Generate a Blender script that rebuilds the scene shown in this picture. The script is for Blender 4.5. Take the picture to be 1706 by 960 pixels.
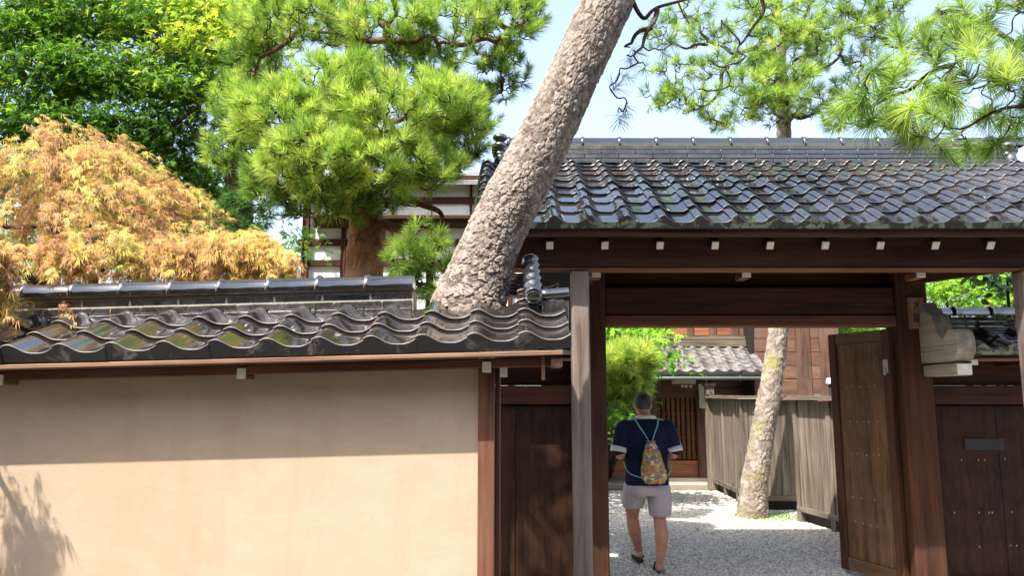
import bpy, math, random
import numpy as np
from mathutils import Vector, Matrix, noise as mnoise

for _o in list(bpy.data.objects): bpy.data.objects.remove(_o)
SC = bpy.context.scene
COL = SC.collection
rng = np.random.default_rng(7)
random.seed(7)
R = math.radians

# ------------------------------------------------------------------ camera
CAM_H, PITCH, FPX = 1.68, R(8.0), 1250.0
cam_d = bpy.data.cameras.new('camera'); cam = bpy.data.objects.new('camera', cam_d); COL.objects.link(cam)
cam.location = (0, 0, CAM_H); cam.rotation_euler = (R(90) + PITCH, 0, 0)
cam_d.sensor_width = 36.0; cam_d.lens = 36.0 * FPX / 1706.0
cam_d.clip_start = 0.05; cam_d.clip_end = 900.0
SC.camera = cam

# ------------------------------------------------------------------ sky and sun
SUN_EL, SUN_AZ = R(58.0), R(40.0)          # azimuth: degrees to the left of straight behind the camera
to_sun = Vector((-math.sin(SUN_AZ) * math.cos(SUN_EL), -math.cos(SUN_AZ) * math.cos(SUN_EL), math.sin(SUN_EL)))
W = bpy.data.worlds.new('World'); SC.world = W; W.use_nodes = True
nt = W.node_tree; bg = nt.nodes['Background']
sky = nt.nodes.new('ShaderNodeTexSky'); sky.sky_type = 'NISHITA'; sky.sun_disc = False
sky.sun_elevation = SUN_EL; sky.sun_rotation = math.atan2(to_sun.x, to_sun.y)
sky.air_density = 1.0; sky.dust_density = 3.0; sky.ozone_density = 1.2
hz = nt.nodes.new('ShaderNodeHueSaturation'); hz.inputs['Saturation'].default_value = .80; hz.inputs['Value'].default_value = 1.3
nt.links.new(sky.outputs[0], hz.inputs['Color']); nt.links.new(hz.outputs[0], bg.inputs[0]); bg.inputs[1].default_value = 0.15
sun_d = bpy.data.lights.new('sun', 'SUN'); sun_d.energy = 4.8; sun_d.angle = R(0.53); sun_d.color = (1.0, 0.945, 0.86)
sun = bpy.data.objects.new('sun', sun_d); COL.objects.link(sun)
sun.rotation_euler = to_sun.to_track_quat('Z', 'Y').to_euler(); sun.location = to_sun * 40

SC.view_settings.view_transform = 'Standard'; SC.view_settings.look = 'None'
SC.view_settings.gamma = 1.0; SC.view_settings.exposure = 1.3
SC.view_settings.use_curve_mapping = False
SC.render.engine = 'CYCLES'
SC.cycles.use_denoising = True
SC.cycles.max_bounces = 6; SC.cycles.diffuse_bounces = 4; SC.cycles.glossy_bounces = 3
SC.cycles.transmission_bounces = 4; SC.cycles.transparent_max_bounces = 4
SC.cycles.caustics_reflective = False; SC.cycles.caustics_refractive = False

# ------------------------------------------------------------------ layout helpers
CP, SP = math.cos(PITCH), math.sin(PITCH)
def ray(u, v):
    x, y = (u - 853.0) / FPX, (480.0 - v) / FPX
    return Vector((x, CP - y * SP, SP + y * CP))
def P(u, v, Y):
    d = ray(u, v); t = Y / d.y
    return Vector((d.x * t, Y, CAM_H + d.z * t))
def G(u, v, z=0.0):
    d = ray(u, v); t = (z - CAM_H) / d.z
    return Vector((d.x * t, d.y * t, z))
def ppm(Y):                                  # reference-photo pixels per metre at distance Y
    return FPX / Y

# ------------------------------------------------------------------ object helpers
WM = {}
def setp(o, parent, M=None):
    M = M if M is not None else Matrix.Identity(4)
    WM[o.name] = M.copy()
    if parent is not None:
        o.parent = parent
        o.matrix_parent_inverse = Matrix.Identity(4)
        o.matrix_basis = WM[parent.name].inverted() @ M
    else:
        o.matrix_basis = M
    return o
def tag(o, label=None, cat=None, group=None, kind=None):
    if label: o['label'] = label
    if cat: o['category'] = cat
    if group: o['group'] = group
    if kind: o['kind'] = kind
    return o
def thing(name, label, cat, loc=(0, 0, 0), group=None):
    o = bpy.data.objects.new(name, None); o.empty_display_size = 0.2; COL.objects.link(o)
    setp(o, None, Matrix.Translation(Vector(loc)))
    return tag(o, label, cat, group)
def mk_mesh(name, V, F, mat=None, smooth=False, tint=None):
    me = bpy.data.meshes.new(name)
    if isinstance(F, np.ndarray):
        V = np.asarray(V, np.float32); k = F.shape[1]; n = len(F)
        me.vertices.add(len(V)); me.vertices.foreach_set('co', V.ravel())
        me.loops.add(n * k); me.loops.foreach_set('vertex_index', F.astype(np.int32).ravel())
        me.polygons.add(n)
        me.polygons.foreach_set('loop_start', np.arange(0, n * k, k, dtype=np.int32))
        me.polygons.foreach_set('loop_total', np.full(n, k, np.int32))
        if smooth: me.polygons.foreach_set('use_smooth', np.ones(n, bool))
        me.update(calc_edges=True)
    else:
        me.from_pydata([tuple(v) for v in V], [], F); me.update()
        if smooth:
            me.polygons.foreach_set('use_smooth', np.ones(len(me.polygons), bool))
    if tint is not None:
        a = me.attributes.new('tint', 'FLOAT', 'POINT'); a.data.foreach_set('value', np.asarray(tint, np.float32))
    if mat is not None: me.materials.append(mat)
    return me
def obj(name, me, parent=None, M=None):
    o = bpy.data.objects.new(name, me); COL.objects.link(o)
    return setp(o, parent, M)
def mobj(name, V, F, mat, parent=None, smooth=False, M=None, tint=None):
    return obj(name, mk_mesh(name, V, F, mat, smooth, tint), parent, M)

_boxes = {}
def box_mesh(sx, sy, sz, bev, mat):
    key = (round(sx, 4), round(sy, 4), round(sz, 4), round(bev, 4), mat.name)
    if key in _boxes: return _boxes[key]
    b = min(bev, sx * .45, sy * .45, sz * .45)
    V = []; idx = {}
    h = (sx / 2, sy / 2, sz / 2)
    for a in (-1, 1):
        for c in (-1, 1):
            for d in (-1, 1):
                s = (a, c, d)
                for ax in range(3):
                    p = [s[i] * (h[i] - (0 if i == ax else b)) for i in range(3)]
                    idx[(s, ax)] = len(V); V.append(p)
    F = []
    for ax in range(3):
        i, j = [k for k in range(3) if k != ax]
        for sg in (-1, 1):
            q = []
            for (p, r) in ((-1, -1), (1, -1), (1, 1), (-1, 1)):
                s = [0, 0, 0]; s[ax] = sg; s[i] = p; s[j] = r; q.append(idx[(tuple(s), ax)])
            F.append(q)
    for ax in range(3):
        i, j = [k for k in range(3) if k != ax]
        for p in (-1, 1):
            for r in (-1, 1):
                s0 = [0, 0, 0]; s0[i] = p; s0[j] = r; s1 = list(s0); s0[ax] = -1; s1[ax] = 1
                F.append([idx[(tuple(s0), i)], idx[(tuple(s1), i)], idx[(tuple(s1), j)], idx[(tuple(s0), j)]])
    for a in (-1, 1):
        for c in (-1, 1):
            for d in (-1, 1): F.append([idx[((a, c, d), k)] for k in range(3)])
    Vn = np.array(V)
    F2 = []
    for f in F:
        n = np.cross(Vn[f[1]] - Vn[f[0]], Vn[f[2]] - Vn[f[0]])
        F2.append(f if np.dot(n, Vn[f].mean(0)) > 0 else f[::-1])
    me = mk_mesh('box', V, F2, mat); _boxes[key] = me
    return me
def box(name, c, s, mat, parent=None, rot=None, bev=0.004):
    """bevelled bar centred at c; mat may be a grain family (dict axis -> material)"""
    if isinstance(mat, dict): mat = mat[int(np.argmax(s))]
    M = Matrix.Translation(Vector(c))
    if rot is not None: M = M @ (rot if isinstance(rot, Matrix) else Matrix.Rotation(rot, 4, 'Z'))
    return obj(name, box_mesh(s[0], s[1], s[2], bev, mat), parent, M)
def boxb(name, x0, x1, y0, y1, z0, z1, mat, parent=None, bev=0.004):
    return box(name, ((x0 + x1) / 2, (y0 + y1) / 2, (z0 + z1) / 2), (x1 - x0, y1 - y0, z1 - z0), mat, parent, None, bev)
def bar(name, a, b, w, h, mat, parent=None, bev=0.004):
    """bar from a to b, local X along it, w across, h high"""
    a, b = Vector(a), Vector(b); d = (b - a); L = d.length; x = d.normalized()
    y = Vector((0, 0, 1)).cross(x)
    y = Vector((0, 1, 0)) if y.length < 1e-4 else y.normalized()
    z = x.cross(y)
    M = Matrix((x, y, z)).transposed().to_4x4(); M.translation = (a + b) / 2
    if isinstance(mat, dict): mat = mat[0]
    return obj(name, box_mesh(L, w, h, bev, mat), parent, M)

def frames(pts):
    pts = np.asarray(pts, float); T = np.gradient(pts, axis=0); T /= np.linalg.norm(T, axis=1)[:, None] + 1e-12
    N = np.zeros_like(T); n = np.cross(T[0], [0.3, 1, 0.2]); n /= np.linalg.norm(n)
    for i in range(len(T)):
        n = n - T[i] * np.dot(n, T[i]); n /= np.linalg.norm(n) + 1e-12; N[i] = n
    return T, N, np.cross(T, N)
def tube(pts, rad, seg=8, caps=True, off=0):
    pts = np.asarray(pts, float); rad = np.broadcast_to(np.asarray(rad, float), (len(pts),))
    T, N, B = frames(pts); a = np.arange(seg) * 2 * math.pi / seg
    V = (pts[:, None, :] + rad[:, None, None] * (np.cos(a)[None, :, None] * N[:, None, :] + np.sin(a)[None, :, None] * B[:, None, :])).reshape(-1, 3)
    F = []
    for i in range(len(pts) - 1):
        for k in range(seg):
            k2 = (k + 1) % seg
            F.append((off + i * seg + k, off + i * seg + k2, off + (i + 1) * seg + k2, off + (i + 1) * seg + k))
    if caps:
        F.append(tuple(off + k for k in range(seg))[::-1]); n = (len(pts) - 1) * seg
        F.append(tuple(off + n + k for k in range(seg)))
    return V, F
def spline(pts, n):
    pts = np.asarray(pts, float); m = len(pts); t = np.linspace(0, m - 1, n); out = []
    for x in t:
        i = min(int(x), m - 2); f = x - i
        p0, p1, p2, p3 = pts[max(i - 1, 0)], pts[i], pts[i + 1], pts[min(i + 2, m - 1)]
        out.append(0.5 * ((2 * p1) + (-p0 + p2) * f + (2 * p0 - 5 * p1 + 4 * p2 - p3) * f * f + (-p0 + 3 * p1 - 3 * p2 + p3) * f ** 3))
    return np.array(out)
class MB:
    def __init__(s): s.V = []; s.F = []; s.n = 0
    def add(s, V, F):
        s.V.append(np.asarray(V, float)); s.F += [tuple(i + s.n for i in f) for f in F]; s.n += len(V)
    def tube(s, pts, rad, seg=8, caps=True):
        V, F = tube(pts, rad, seg, caps); s.add(V, F)
    def ell(s, c, r, nu=16, nv=10, rot=None):
        V = []; F = []
        for j in range(nv + 1):
            ph = -math.pi / 2 + math.pi * j / nv
            for i in range(nu):
                th = 2 * math.pi * i / nu
                p = Vector((r[0] * math.cos(ph) * math.cos(th), r[1] * math.cos(ph) * math.sin(th), r[2] * math.sin(ph)))
                if rot is not None: p = rot @ p
                V.append(p + Vector(c))
        for j in range(nv):
            for i in range(nu):
                i2 = (i + 1) % nu
                F.append((j * nu + i, j * nu + i2, (j + 1) * nu + i2, (j + 1) * nu + i))
        s.add([tuple(v) for v in V], F)
    def build(s, name, mat, parent=None, smooth=True, M=None):
        return mobj(name, np.concatenate(s.V), s.F, mat, parent, smooth, M)

# ------------------------------------------------------------------ materials
def lin(h):
    h = h.lstrip('#'); c = [int(h[i:i + 2], 16) / 255 for i in (0, 2, 4)]
    return tuple((x / 12.92 if x <= .04045 else ((x + .055) / 1.055) ** 2.4) for x in c) + (1.0,)
class M_:
    def __init__(s, name, rough=0.7, spec=0.4):
        s.m = bpy.data.materials.new(name); s.m.use_nodes = True; s.t = s.m.node_tree
        s.b = s.t.nodes['Principled BSDF']; s.b.inputs['Roughness'].default_value = rough
        s.b.inputs['Specular IOR Level'].default_value = spec
        tc = s.t.nodes.new('ShaderNodeTexCoord'); oi = s.t.nodes.new('ShaderNodeObjectInfo')
        mu = s.t.nodes.new('ShaderNodeMath'); mu.operation = 'MULTIPLY'; mu.inputs[1].default_value = 57.0
        s.t.links.new(oi.outputs['Random'], mu.inputs[0])
        ad = s.t.nodes.new('ShaderNodeVectorMath'); ad.operation = 'ADD'
        s.t.links.new(tc.outputs['Object'], ad.inputs[0]); s.t.links.new(mu.outputs[0], ad.inputs[1])
        s.co = ad.outputs[0]; s.rand = oi.outputs['Random']; s.wco = None
    def world(s):
        if s.wco is None:
            g = s.t.nodes.new('ShaderNodeNewGeometry'); s.wco = g.outputs['Position']
        return s.wco
    def L(s, a, b): s.t.links.new(a, b)
    def scale(s, vec, co=None):
        n = s.t.nodes.new('ShaderNodeVectorMath'); n.operation = 'MULTIPLY'; n.inputs[1].default_value = vec
        s.L(co or s.co, n.inputs[0]); return n.outputs[0]
    def noise(s, sc, det=5, rough=.55, co=None, dist=0.0):
        n = s.t.nodes.new('ShaderNodeTexNoise'); n.inputs['Scale'].default_value = sc; n.inputs['Detail'].default_value = det
        n.inputs['Roughness'].default_value = rough; n.inputs['Distortion'].default_value = dist
        s.L(co or s.co, n.inputs['Vector']); return n.outputs['Fac']
    def voro(s, sc, co=None, feat='F1', out='Distance'):
        n = s.t.nodes.new('ShaderNodeTexVoronoi'); n.feature = feat; n.inputs['Scale'].default_value = sc
        s.L(co or s.co, n.inputs['Vector']); return n.outputs[out]
    def ramp(s, fac, stops, interp='LINEAR'):
        n = s.t.nodes.new('ShaderNodeValToRGB'); e = n.color_ramp.elements; n.color_ramp.interpolation = interp
        while len(e) < len(stops): e.new(.5)
        for k, (p, c) in enumerate(stops):
            e[k].position = p; e[k].color = c if len(c) == 4 else tuple(c) + (1,)
        s.L(fac, n.inputs[0]); return n.outputs[0]
    def mix(s, fac, a, b, mode='MIX'):
        n = s.t.nodes.new('ShaderNodeMix'); n.data_type = 'RGBA'; n.blend_type = mode
        for v, k in ((fac, 0), (a, 6), (b, 7)):
            if hasattr(v, 'is_output'): s.L(v, n.inputs[k])
            elif k == 0: n.inputs[0].default_value = v
            else: n.inputs[k].default_value = v
        return n.outputs[2]
    def math(s, op, a, b=None):
        n = s.t.nodes.new('ShaderNodeMath'); n.operation = op
        for v, k in ((a, 0), (b, 1)):
            if v is None: continue
            if hasattr(v, 'is_output'): s.L(v, n.inputs[k])
            else: n.inputs[k].default_value = v
        return n.outputs[0]
    def rng_(s, v, a, b, c, d):
        n = s.t.nodes.new('ShaderNodeMapRange'); s.L(v, n.inputs[0])
        for k, x in enumerate((a, b, c, d)): n.inputs[k + 1].default_value = x
        return n.outputs[0]
    def bump(s, h, strength=.4, dist=.01):
        n = s.t.nodes.new('ShaderNodeBump'); n.inputs['Strength'].default_value = strength; n.inputs['Distance'].default_value = dist
        s.L(h, n.inputs['Height']); s.L(n.outputs[0], s.b.inputs['Normal'])
    def col(s, c):
        if hasattr(c, 'is_output'): s.L(c, s.b.inputs['Base Color'])
        else: s.b.inputs['Base Color'].default_value = c
    def rough(s, r):
        if hasattr(r, 'is_output'): s.L(r, s.b.inputs['Roughness'])
        else: s.b.inputs['Roughness'].default_value = r

def wood(name, dark, light, worn=None, worn_amt=.45, rough=(.55, .8), gs=1.0, figure=0.0, bump=.35):
    out = {}
    for ax in range(3):
        m = M_(name + '_wood_' + 'xyz'[ax], .7, .18); v = [26 * gs] * 3; v[ax] = 1.3 * gs
        co = m.scale(v); g = m.noise(1.0, 6, .6, co, .4)
        v2 = [7 * gs] * 3; v2[ax] = .7 * gs
        big = m.noise(1.0, 3, .5, m.scale(v2), 1.2 + figure)
        fac = m.math('ADD', m.math('MULTIPLY', g, .55), m.math('MULTIPLY', big, .45))
        if figure > 0:
            w = m.t.nodes.new('ShaderNodeTexWave'); w.wave_type = 'RINGS'; w.inputs['Scale'].default_value = 5.0
            w.inputs['Distortion'].default_value = 7.0; w.inputs['Detail'].default_value = 3; w.inputs['Detail Scale'].default_value = 1.2
            v3 = [4.2] * 3; v3[ax] = 1.0; m.L(m.scale(v3), w.inputs['Vector'])
            fac = m.math('ADD', m.math('MULTIPLY', fac, 1 - figure * .6), m.math('MULTIPLY', w.outputs['Fac'], figure * .6))
        c = m.ramp(fac, [(.36, dark), (.62, light)])
        v4 = [70 * gs] * 3; v4[ax] = .9 * gs
        chk = m.ramp(m.noise(1.0, 3, .5, m.scale(v4), .2), [(.30, (1, 1, 1)), (.36, (0, 0, 0))])
        c = m.mix(m.math('MULTIPLY', chk, .55), c, tuple(x * .35 for x in dark[:3]) + (1,))
        c = m.mix(.35, c, m.mix(m.rand, (.55, .5, .48, 1), (1.25, 1.2, 1.15, 1)), 'MULTIPLY')
        if worn is not None:
            wf = m.ramp(m.noise(1.7, 5, .62, m.world()), [(.45, (0, 0, 0)), (.72, (1, 1, 1))])
            c = m.mix(m.math('MULTIPLY', wf, worn_amt), c, worn)
        m.col(c); m.rough(m.rng_(g, .3, .7, rough[0], rough[1])); m.bump(m.math('SUBTRACT', fac, m.math('MULTIPLY', chk, .8)), bump, .005)
        out[ax] = m.m
    return out

W_DARK = wood('gate_brown', lin('#2a1710'), lin('#4e3020'), lin('#4a382e'), .4)
W_POST = wood('post_brown', lin('#4c403a'), lin('#85776e'), lin('#8e8682'), .6)
W_RED = wood('red_brown', lin('#48291d'), lin('#78503c'), lin('#66544a'), .45)
W_EAVE = wood('eave_board', lin('#64493a'), lin('#977660'), lin('#5a4438'), .6)
W_PANEL = wood('figured_panel', lin('#1e110b'), lin('#3c2417'), lin('#241812'), .35, (.55, .8), 1.3, .15)
W_DOOR = wood('door_leaf', lin('#402d1d'), lin('#6a4e38'), lin('#6c5c4c'), .55, (.55, .8), .8, .1)
W_FENCE = wood('grey_fence', lin('#4a4138'), lin('#82766a'), lin('#5c5c48'), .35, (.75, .95), 1.2, 0, .6)
W_HOUSE = wood('house_plank', lin('#4e382e'), lin('#84604c'), lin('#665a54'), .75, (.6, .85), .8, .4, .5)
W_HFRAME = wood('house_frame', lin('#3d2a20'), lin('#6c5040'), lin('#6e625a'), .4)
W_LATT = wood('lattice', lin('#3c2417'), lin('#7a5236'))
W_CARVE = wood('carved_bracket', lin('#7c7166'), lin('#a89e92'), lin('#7a7068'), .5)
W_TIMB = wood('timber_frame', lin('#2e1c14'), lin('#553223'), lin('#40302a'), .3)
W_ORANGE = wood('orange_board', lin('#6c402a'), lin('#a0694a'), lin('#7c6254'), .5, (.5, .8), .8, .3)

def simple(name, c, rough=.6, var=.15, sc=20, spec=.4, bump=.1):
    m = M_(name, rough, spec); n = m.noise(sc, 5, .6)
    a = tuple(x * (1 - var) for x in c[:3]) + (1,); b = tuple(min(1, x * (1 + var)) for x in c[:3]) + (1,)
    m.col(m.ramp(n, [(.3, a), (.7, b)])); m.bump(n, bump, .004)
    return m.m
MAT_WHITE_END = simple('chalk_white_paint', lin('#d8d2c4'), .7, .12)
MAT_METAL = simple('dull_metal', lin('#8c8a86'), .45)
MAT_WHITE_WALL = simple('white_plaster', lin('#e4e6e4'), .85, .05, 6)
MAT_GREY_WALL = simple('grey_plaster', lin('#b0aa9c'), .85, .1, 6)
MAT_MORTAR = simple('roof_mortar', lin('#5f5a52'), .9, .2, 40, .2, .4)
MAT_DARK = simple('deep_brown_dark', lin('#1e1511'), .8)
MAT_COPPER = simple('green_gutter', lin('#5d6a60'), .5)
MAT_INK = simple('brush_ink', lin('#14100e'), .7, .1)
MAT_STONE = simple('grey_stone', lin('#8f8a80'), .85, .2, 30, .3, .5)

def mat_tile(name, base, dust, dust_amt, r0, r1, bluish=(0.010, 0.012, 0.017, 1), under_pine=0):
    m = M_(name, .2, .8); m.b.inputs['IOR'].default_value = 1.95
    wn = m.noise(3.2, 5, .65, m.world()); fn = m.noise(38, 4, .7, m.world())
    spots = m.math('MULTIPLY', wn, m.rng_(fn, .35, .75, .55, 1.3))
    d = m.ramp(spots, [(.34, (0, 0, 0)), (.72, (1, 1, 1))])
    d = m.math('MULTIPLY', d, dust_amt)
    if under_pine:                            # needle litter and dust gather below the overhanging branch at the right end
        sx = m.t.nodes.new('ShaderNodeSeparateXYZ'); m.L(m.world(), sx.inputs[0])
        d = m.math('ADD', d, m.math('MULTIPLY', m.rng_(sx.outputs[0], 2.2, 3.6, 0, under_pine), m.ramp(spots, [(.25, (0, 0, 0)), (.6, (1, 1, 1))])))
    tone = m.mix(m.rand, bluish, base)
    tone = m.mix(m.ramp(m.noise(9, 3, .5), [(.4, (0, 0, 0)), (.7, (1, 1, 1))]), tone, base)
    lich = m.ramp(m.voro(55, m.world()), [(.07, (1, 1, 1)), (.12, (0, 0, 0))])
    lich = m.math('MULTIPLY', lich, m.ramp(m.noise(14, 3, .5, m.world()), [(.56, (0, 0, 0)), (.62, (1, 1, 1))]))
    c = m.mix(d, tone, dust); c = m.mix(m.math('MULTIPLY', lich, .75), c, lin('#b9b6a8'))
    m.col(c); rr = m.rng_(m.noise(6, 3, .5), .3, .7, r0, r1)
    m.rough(m.math('ADD', rr, m.math('MULTIPLY', m.math('ADD', d, lich), .5)))
    m.bump(m.math('ADD', m.noise(4, 2, .5), m.math('MULTIPLY', fn, .03)), .12, .02)
    return m.m
MAT_TILE = mat_tile('glazed_tile', (0.014, 0.013, 0.013, 1), lin('#6b5f52'), .05, .04, .11, under_pine=.28)
MAT_TILE_WALL = mat_tile('brown_glazed_tile', (0.018, 0.014, 0.011, 1), lin('#83756a'), .09, .04, .12, (0.010, 0.010, 0.011, 1))
MAT_TILE_OLD = mat_tile('weathered_tile', (0.05, 0.042, 0.038, 1), lin('#8c8076'), .8, .4, .6)
def mat_apron():
    m = M_('peeling_glaze', .5, .4); n = m.noise(11, 5, .65, m.world(), .6); f = m.ramp(n, [(.49, (0, 0, 0)), (.53, (1, 1, 1))])
    m.col(m.mix(f, (0.028, 0.022, 0.020, 1), m.ramp(m.noise(40, 3, .6, m.world()), [(.3, lin('#5a665a')), (.7, lin('#7c8a7a'))]))); m.bump(f, .4, .004); return m.m
MAT_APRON = mat_apron()
def mat_scuffed():
    m = M_('scuffed_dark_glaze', .16, .6); w = m.world(); n = m.noise(7, 5, .7, w, .5); f = m.ramp(n, [(.56, (0, 0, 0)), (.66, (1, 1, 1))])
    m.col(m.mix(m.math('MULTIPLY', f, .5), (0.012, 0.011, 0.011, 1), lin('#8c8478'))); m.rough(m.rng_(n, .4, .7, .12, .55)); m.bump(m.noise(5, 3, .5, w), .3, .03); return m.m
MAT_SCUFF = mat_scuffed()
MAT_NOSHI_G = mat_tile('gate_ridge_course_tile', (0.02, 0.019, 0.018, 1), lin('#55563c'), .25, .2, .4)
MAT_NOSHI = mat_tile('ridge_course_tile', (0.020, 0.016, 0.014, 1), lin('#8d8470'), .16, .15, .35)

def mat_plaster():
    m = M_('cream_plaster', .9, .2); w = m.world()
    a = m.noise(1.1, 6, .6, w); b = m.noise(14, 6, .7, w); f = m.noise(160, 3, .7, w)
    c = m.ramp(a, [(.3, lin('#aa957c')), (.7, lin('#b4a18c'))])
    tr = m.noise(1.0, 4, .65, m.scale((2.2, 2.2, 5.5), w), 1.5); c = m.mix(m.math('MULTIPLY', m.ramp(tr, [(.42, (0, 0, 0)), (.62, (1, 1, 1))]), .18), c, lin('#c4b094'))
    hl = m.ramp(m.noise(2.2, 2, .5, m.scale((1, 1, 2.5), w), 3.0), [(.494, (0, 0, 0)), (.5, (1, 1, 1)), (.506, (0, 0, 0))]); c = m.mix(m.math('MULTIPLY', hl, .22), c, lin('#8d7a5c'))
    c = m.mix(m.math('MULTIPLY', m.ramp(b, [(.55, (0, 0, 0)), (.75, (1, 1, 1))]), .25), c, lin('#a78d72'))
    sp = m.ramp(m.voro(26, w), [(.03, (1, 1, 1)), (.05, (0, 0, 0))])
    sp = m.math('MULTIPLY', sp, m.ramp(m.noise(2.3, 3, .5, w), [(.6, (0, 0, 0)), (.66, (1, 1, 1))]))
    c = m.mix(m.math('MULTIPLY', sp, .8), c, lin('#8d7a5c'))
    stain = m.ramp(m.noise(1.0, 5, .6, m.scale((5, 5, .7), w)), [(.52, (0, 0, 0)), (.8, (1, 1, 1))])
    c = m.mix(m.math('MULTIPLY', stain, .42), c, lin('#9c8468'))
    m.col(c); m.bump(m.math('ADD', m.math('MULTIPLY', b, .5), m.math('MULTIPLY', f, .35)), .35, .006)
    return m.m
MAT_PLASTER = mat_plaster()

def mat_bark(name, dark, light, moss=None):
    m = M_(name, .92, .15); t = m.t.nodes.new('ShaderNodeAttribute'); t.attribute_name = 'tint'
    n = m.noise(30, 6, .7); n2 = m.noise(5, 4, .6)
    f = m.math('ADD', m.math('MULTIPLY', t.outputs['Fac'], .6), m.math('MULTIPLY', n, .4))
    c = m.ramp(f, [(.26, dark), (.66, light)])
    c = m.mix(m.math('MULTIPLY', m.ramp(n2, [(.5, (0, 0, 0)), (.7, (1, 1, 1))]), .35), c, lin('#7d7a70'))
    li = m.ramp(m.noise(60, 4, .7), [(.6, (0, 0, 0)), (.66, (1, 1, 1))])
    c = m.mix(m.math('MULTIPLY', li, m.math('MULTIPLY', n2, .5)), c, lin('#c9c4b4'))
    if moss is not None:
        g = m.ramp(m.noise(3.2, 4, .6, m.world()), [(.56, (0, 0, 0)), (.68, (1, 1, 1))])
        c = m.mix(m.math('MULTIPLY', g, .55), c, moss)
    m.col(c); m.bump(m.math('ADD', n, m.math('MULTIPLY', m.noise(90, 4, .7), .5)), .7, .012)
    return m.m
MAT_BARK = mat_bark('pine_bark', lin('#40362f'), lin('#96897e'))
MAT_BARK_Y = mat_bark('pine_bark_mossy', lin('#5e5248'), lin('#9c8f84'), lin('#8a8a3c'))
MAT_BARK_R = mat_bark('red_pine_bark', lin('#5e3d2c'), lin('#a8795a'))
MAT_TWIG = mat_bark('twig_bark', lin('#3d2e26'), lin('#6b5444'))

def mat_leaf(name, stops, trans=.35, rough=.55, spec=.25):
    m = M_(name, rough, spec); t = m.t.nodes.new('ShaderNodeAttribute'); t.attribute_name = 'tint'
    c = m.ramp(t.outputs['Fac'], stops); m.col(c)
    tr = m.t.nodes.new('ShaderNodeBsdfTranslucent'); m.L(m.mix(1.0, c, (1.1, 1.15, .75, 1), 'MULTIPLY'), tr.inputs['Color'])
    mx = m.t.nodes.new('ShaderNodeMixShader'); mx.inputs[0].default_value = trans
    m.L(m.b.outputs[0], mx.inputs[1]); m.L(tr.outputs[0], mx.inputs[2])
    m.L(mx.outputs[0], m.t.nodes['Material Output'].inputs['Surface'])
    return m.m
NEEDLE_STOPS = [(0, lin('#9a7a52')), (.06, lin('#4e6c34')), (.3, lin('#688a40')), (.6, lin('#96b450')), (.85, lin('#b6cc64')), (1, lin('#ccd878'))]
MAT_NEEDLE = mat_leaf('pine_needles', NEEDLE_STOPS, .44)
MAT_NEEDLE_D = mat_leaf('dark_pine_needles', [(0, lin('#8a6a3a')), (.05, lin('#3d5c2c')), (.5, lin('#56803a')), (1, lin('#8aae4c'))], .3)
MAT_MAPLE_G = mat_leaf('green_maple_leaves', [(0, lin('#375c22')), (.5, lin('#5c8832')), (.9, lin('#96b440')), (1, lin('#c2ca4c'))], .5)
MAT_MAPLE_O = mat_leaf('orange_maple_leaves', [(0, lin('#70483a')), (.25, lin('#a0704e')), (.5, lin('#bc9256')), (.72, lin('#ccb05a')), (.88, lin('#b4aa54')), (1, lin('#8c9a4a'))], .26)
MAT_SHRUB = mat_leaf('shrub_leaves', [(0, lin('#38641e')), (.5, lin('#659a30')), (1, lin('#a5cc4a'))], .45)
MAT_EVERGREEN = mat_leaf('evergreen_leaves', [(0, lin('#1c3018')), (1, lin('#384e2c'))], .15, .5, .3)
MAT_CAMELLIA = mat_leaf('glossy_leaves', [(0, lin('#26481c')), (1, lin('#4c7a30'))], .2, .25, .5)
# ================================================================== SETTING: ground
def mat_ground():
    m = M_('bare_earth', .95, .1); w = m.world()
    c = m.ramp(m.noise(1.3, 6, .6, w), [(.35, lin('#5d5340')), (.65, lin('#7f7258'))])
    m.col(c); m.bump(m.noise(22, 5, .7, w), .6, .02); return m.m
def mat_asphalt():
    m = M_('street_asphalt', .9, .3); w = m.world()
    c = m.ramp(m.noise(60, 4, .7, w), [(.3, lin('#4a4947')), (.7, lin('#636260'))]); m.col(c); m.bump(m.noise(120, 3, .7, w), .5, .006); return m.m
def mat_gravel():
    m = M_('grey_gravel', .92, .2); w = m.world()
    v = m.voro(42, w, 'F1', 'Color'); s = m.t.nodes.new('ShaderNodeSeparateColor'); m.L(v, s.inputs[0])
    c = m.ramp(s.outputs[0], [(0, lin('#8a8781')), (.5, lin('#b6b2aa')), (1, lin('#d8d3c9'))])
    c = m.mix(m.math('MULTIPLY', m.ramp(m.noise(.9, 5, .6, w), [(.5, (0, 0, 0)), (.75, (1, 1, 1))]), .35), c, lin('#8f8570'))
    m.col(c); m.bump(m.voro(42, w), .9, .02); return m.m
MAT_EARTH, MAT_ASPHALT, MAT_GRAVEL = mat_ground(), mat_asphalt(), mat_gravel()
tag(mobj('ground', [(-300, -300, -.02), (300, -300, -.02), (300, 300, -.02), (-300, 300, -.02)], [(0, 1, 2, 3)], MAT_EARTH), kind='structure', label='bare earth of the garden reaching to the horizon')
tag(mobj('street', [(-60, -9, -.012), (60, -9, -.012), (60, 4.16, -.012), (-60, 4.16, -.012)], [(0, 1, 2, 3)], MAT_ASPHALT), kind='structure', label='grey street in front of the plastered wall')
yard = tag(mobj('gravel_yard', [(-.6, 4.16, 0), (6.2, 4.16, 0), (6.2, 13.4, 0), (-1.5, 13.4, 0)], [(0, 1, 2, 3)], MAT_GRAVEL), kind='structure', label='grey gravel path leading from the gate to the house')
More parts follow.
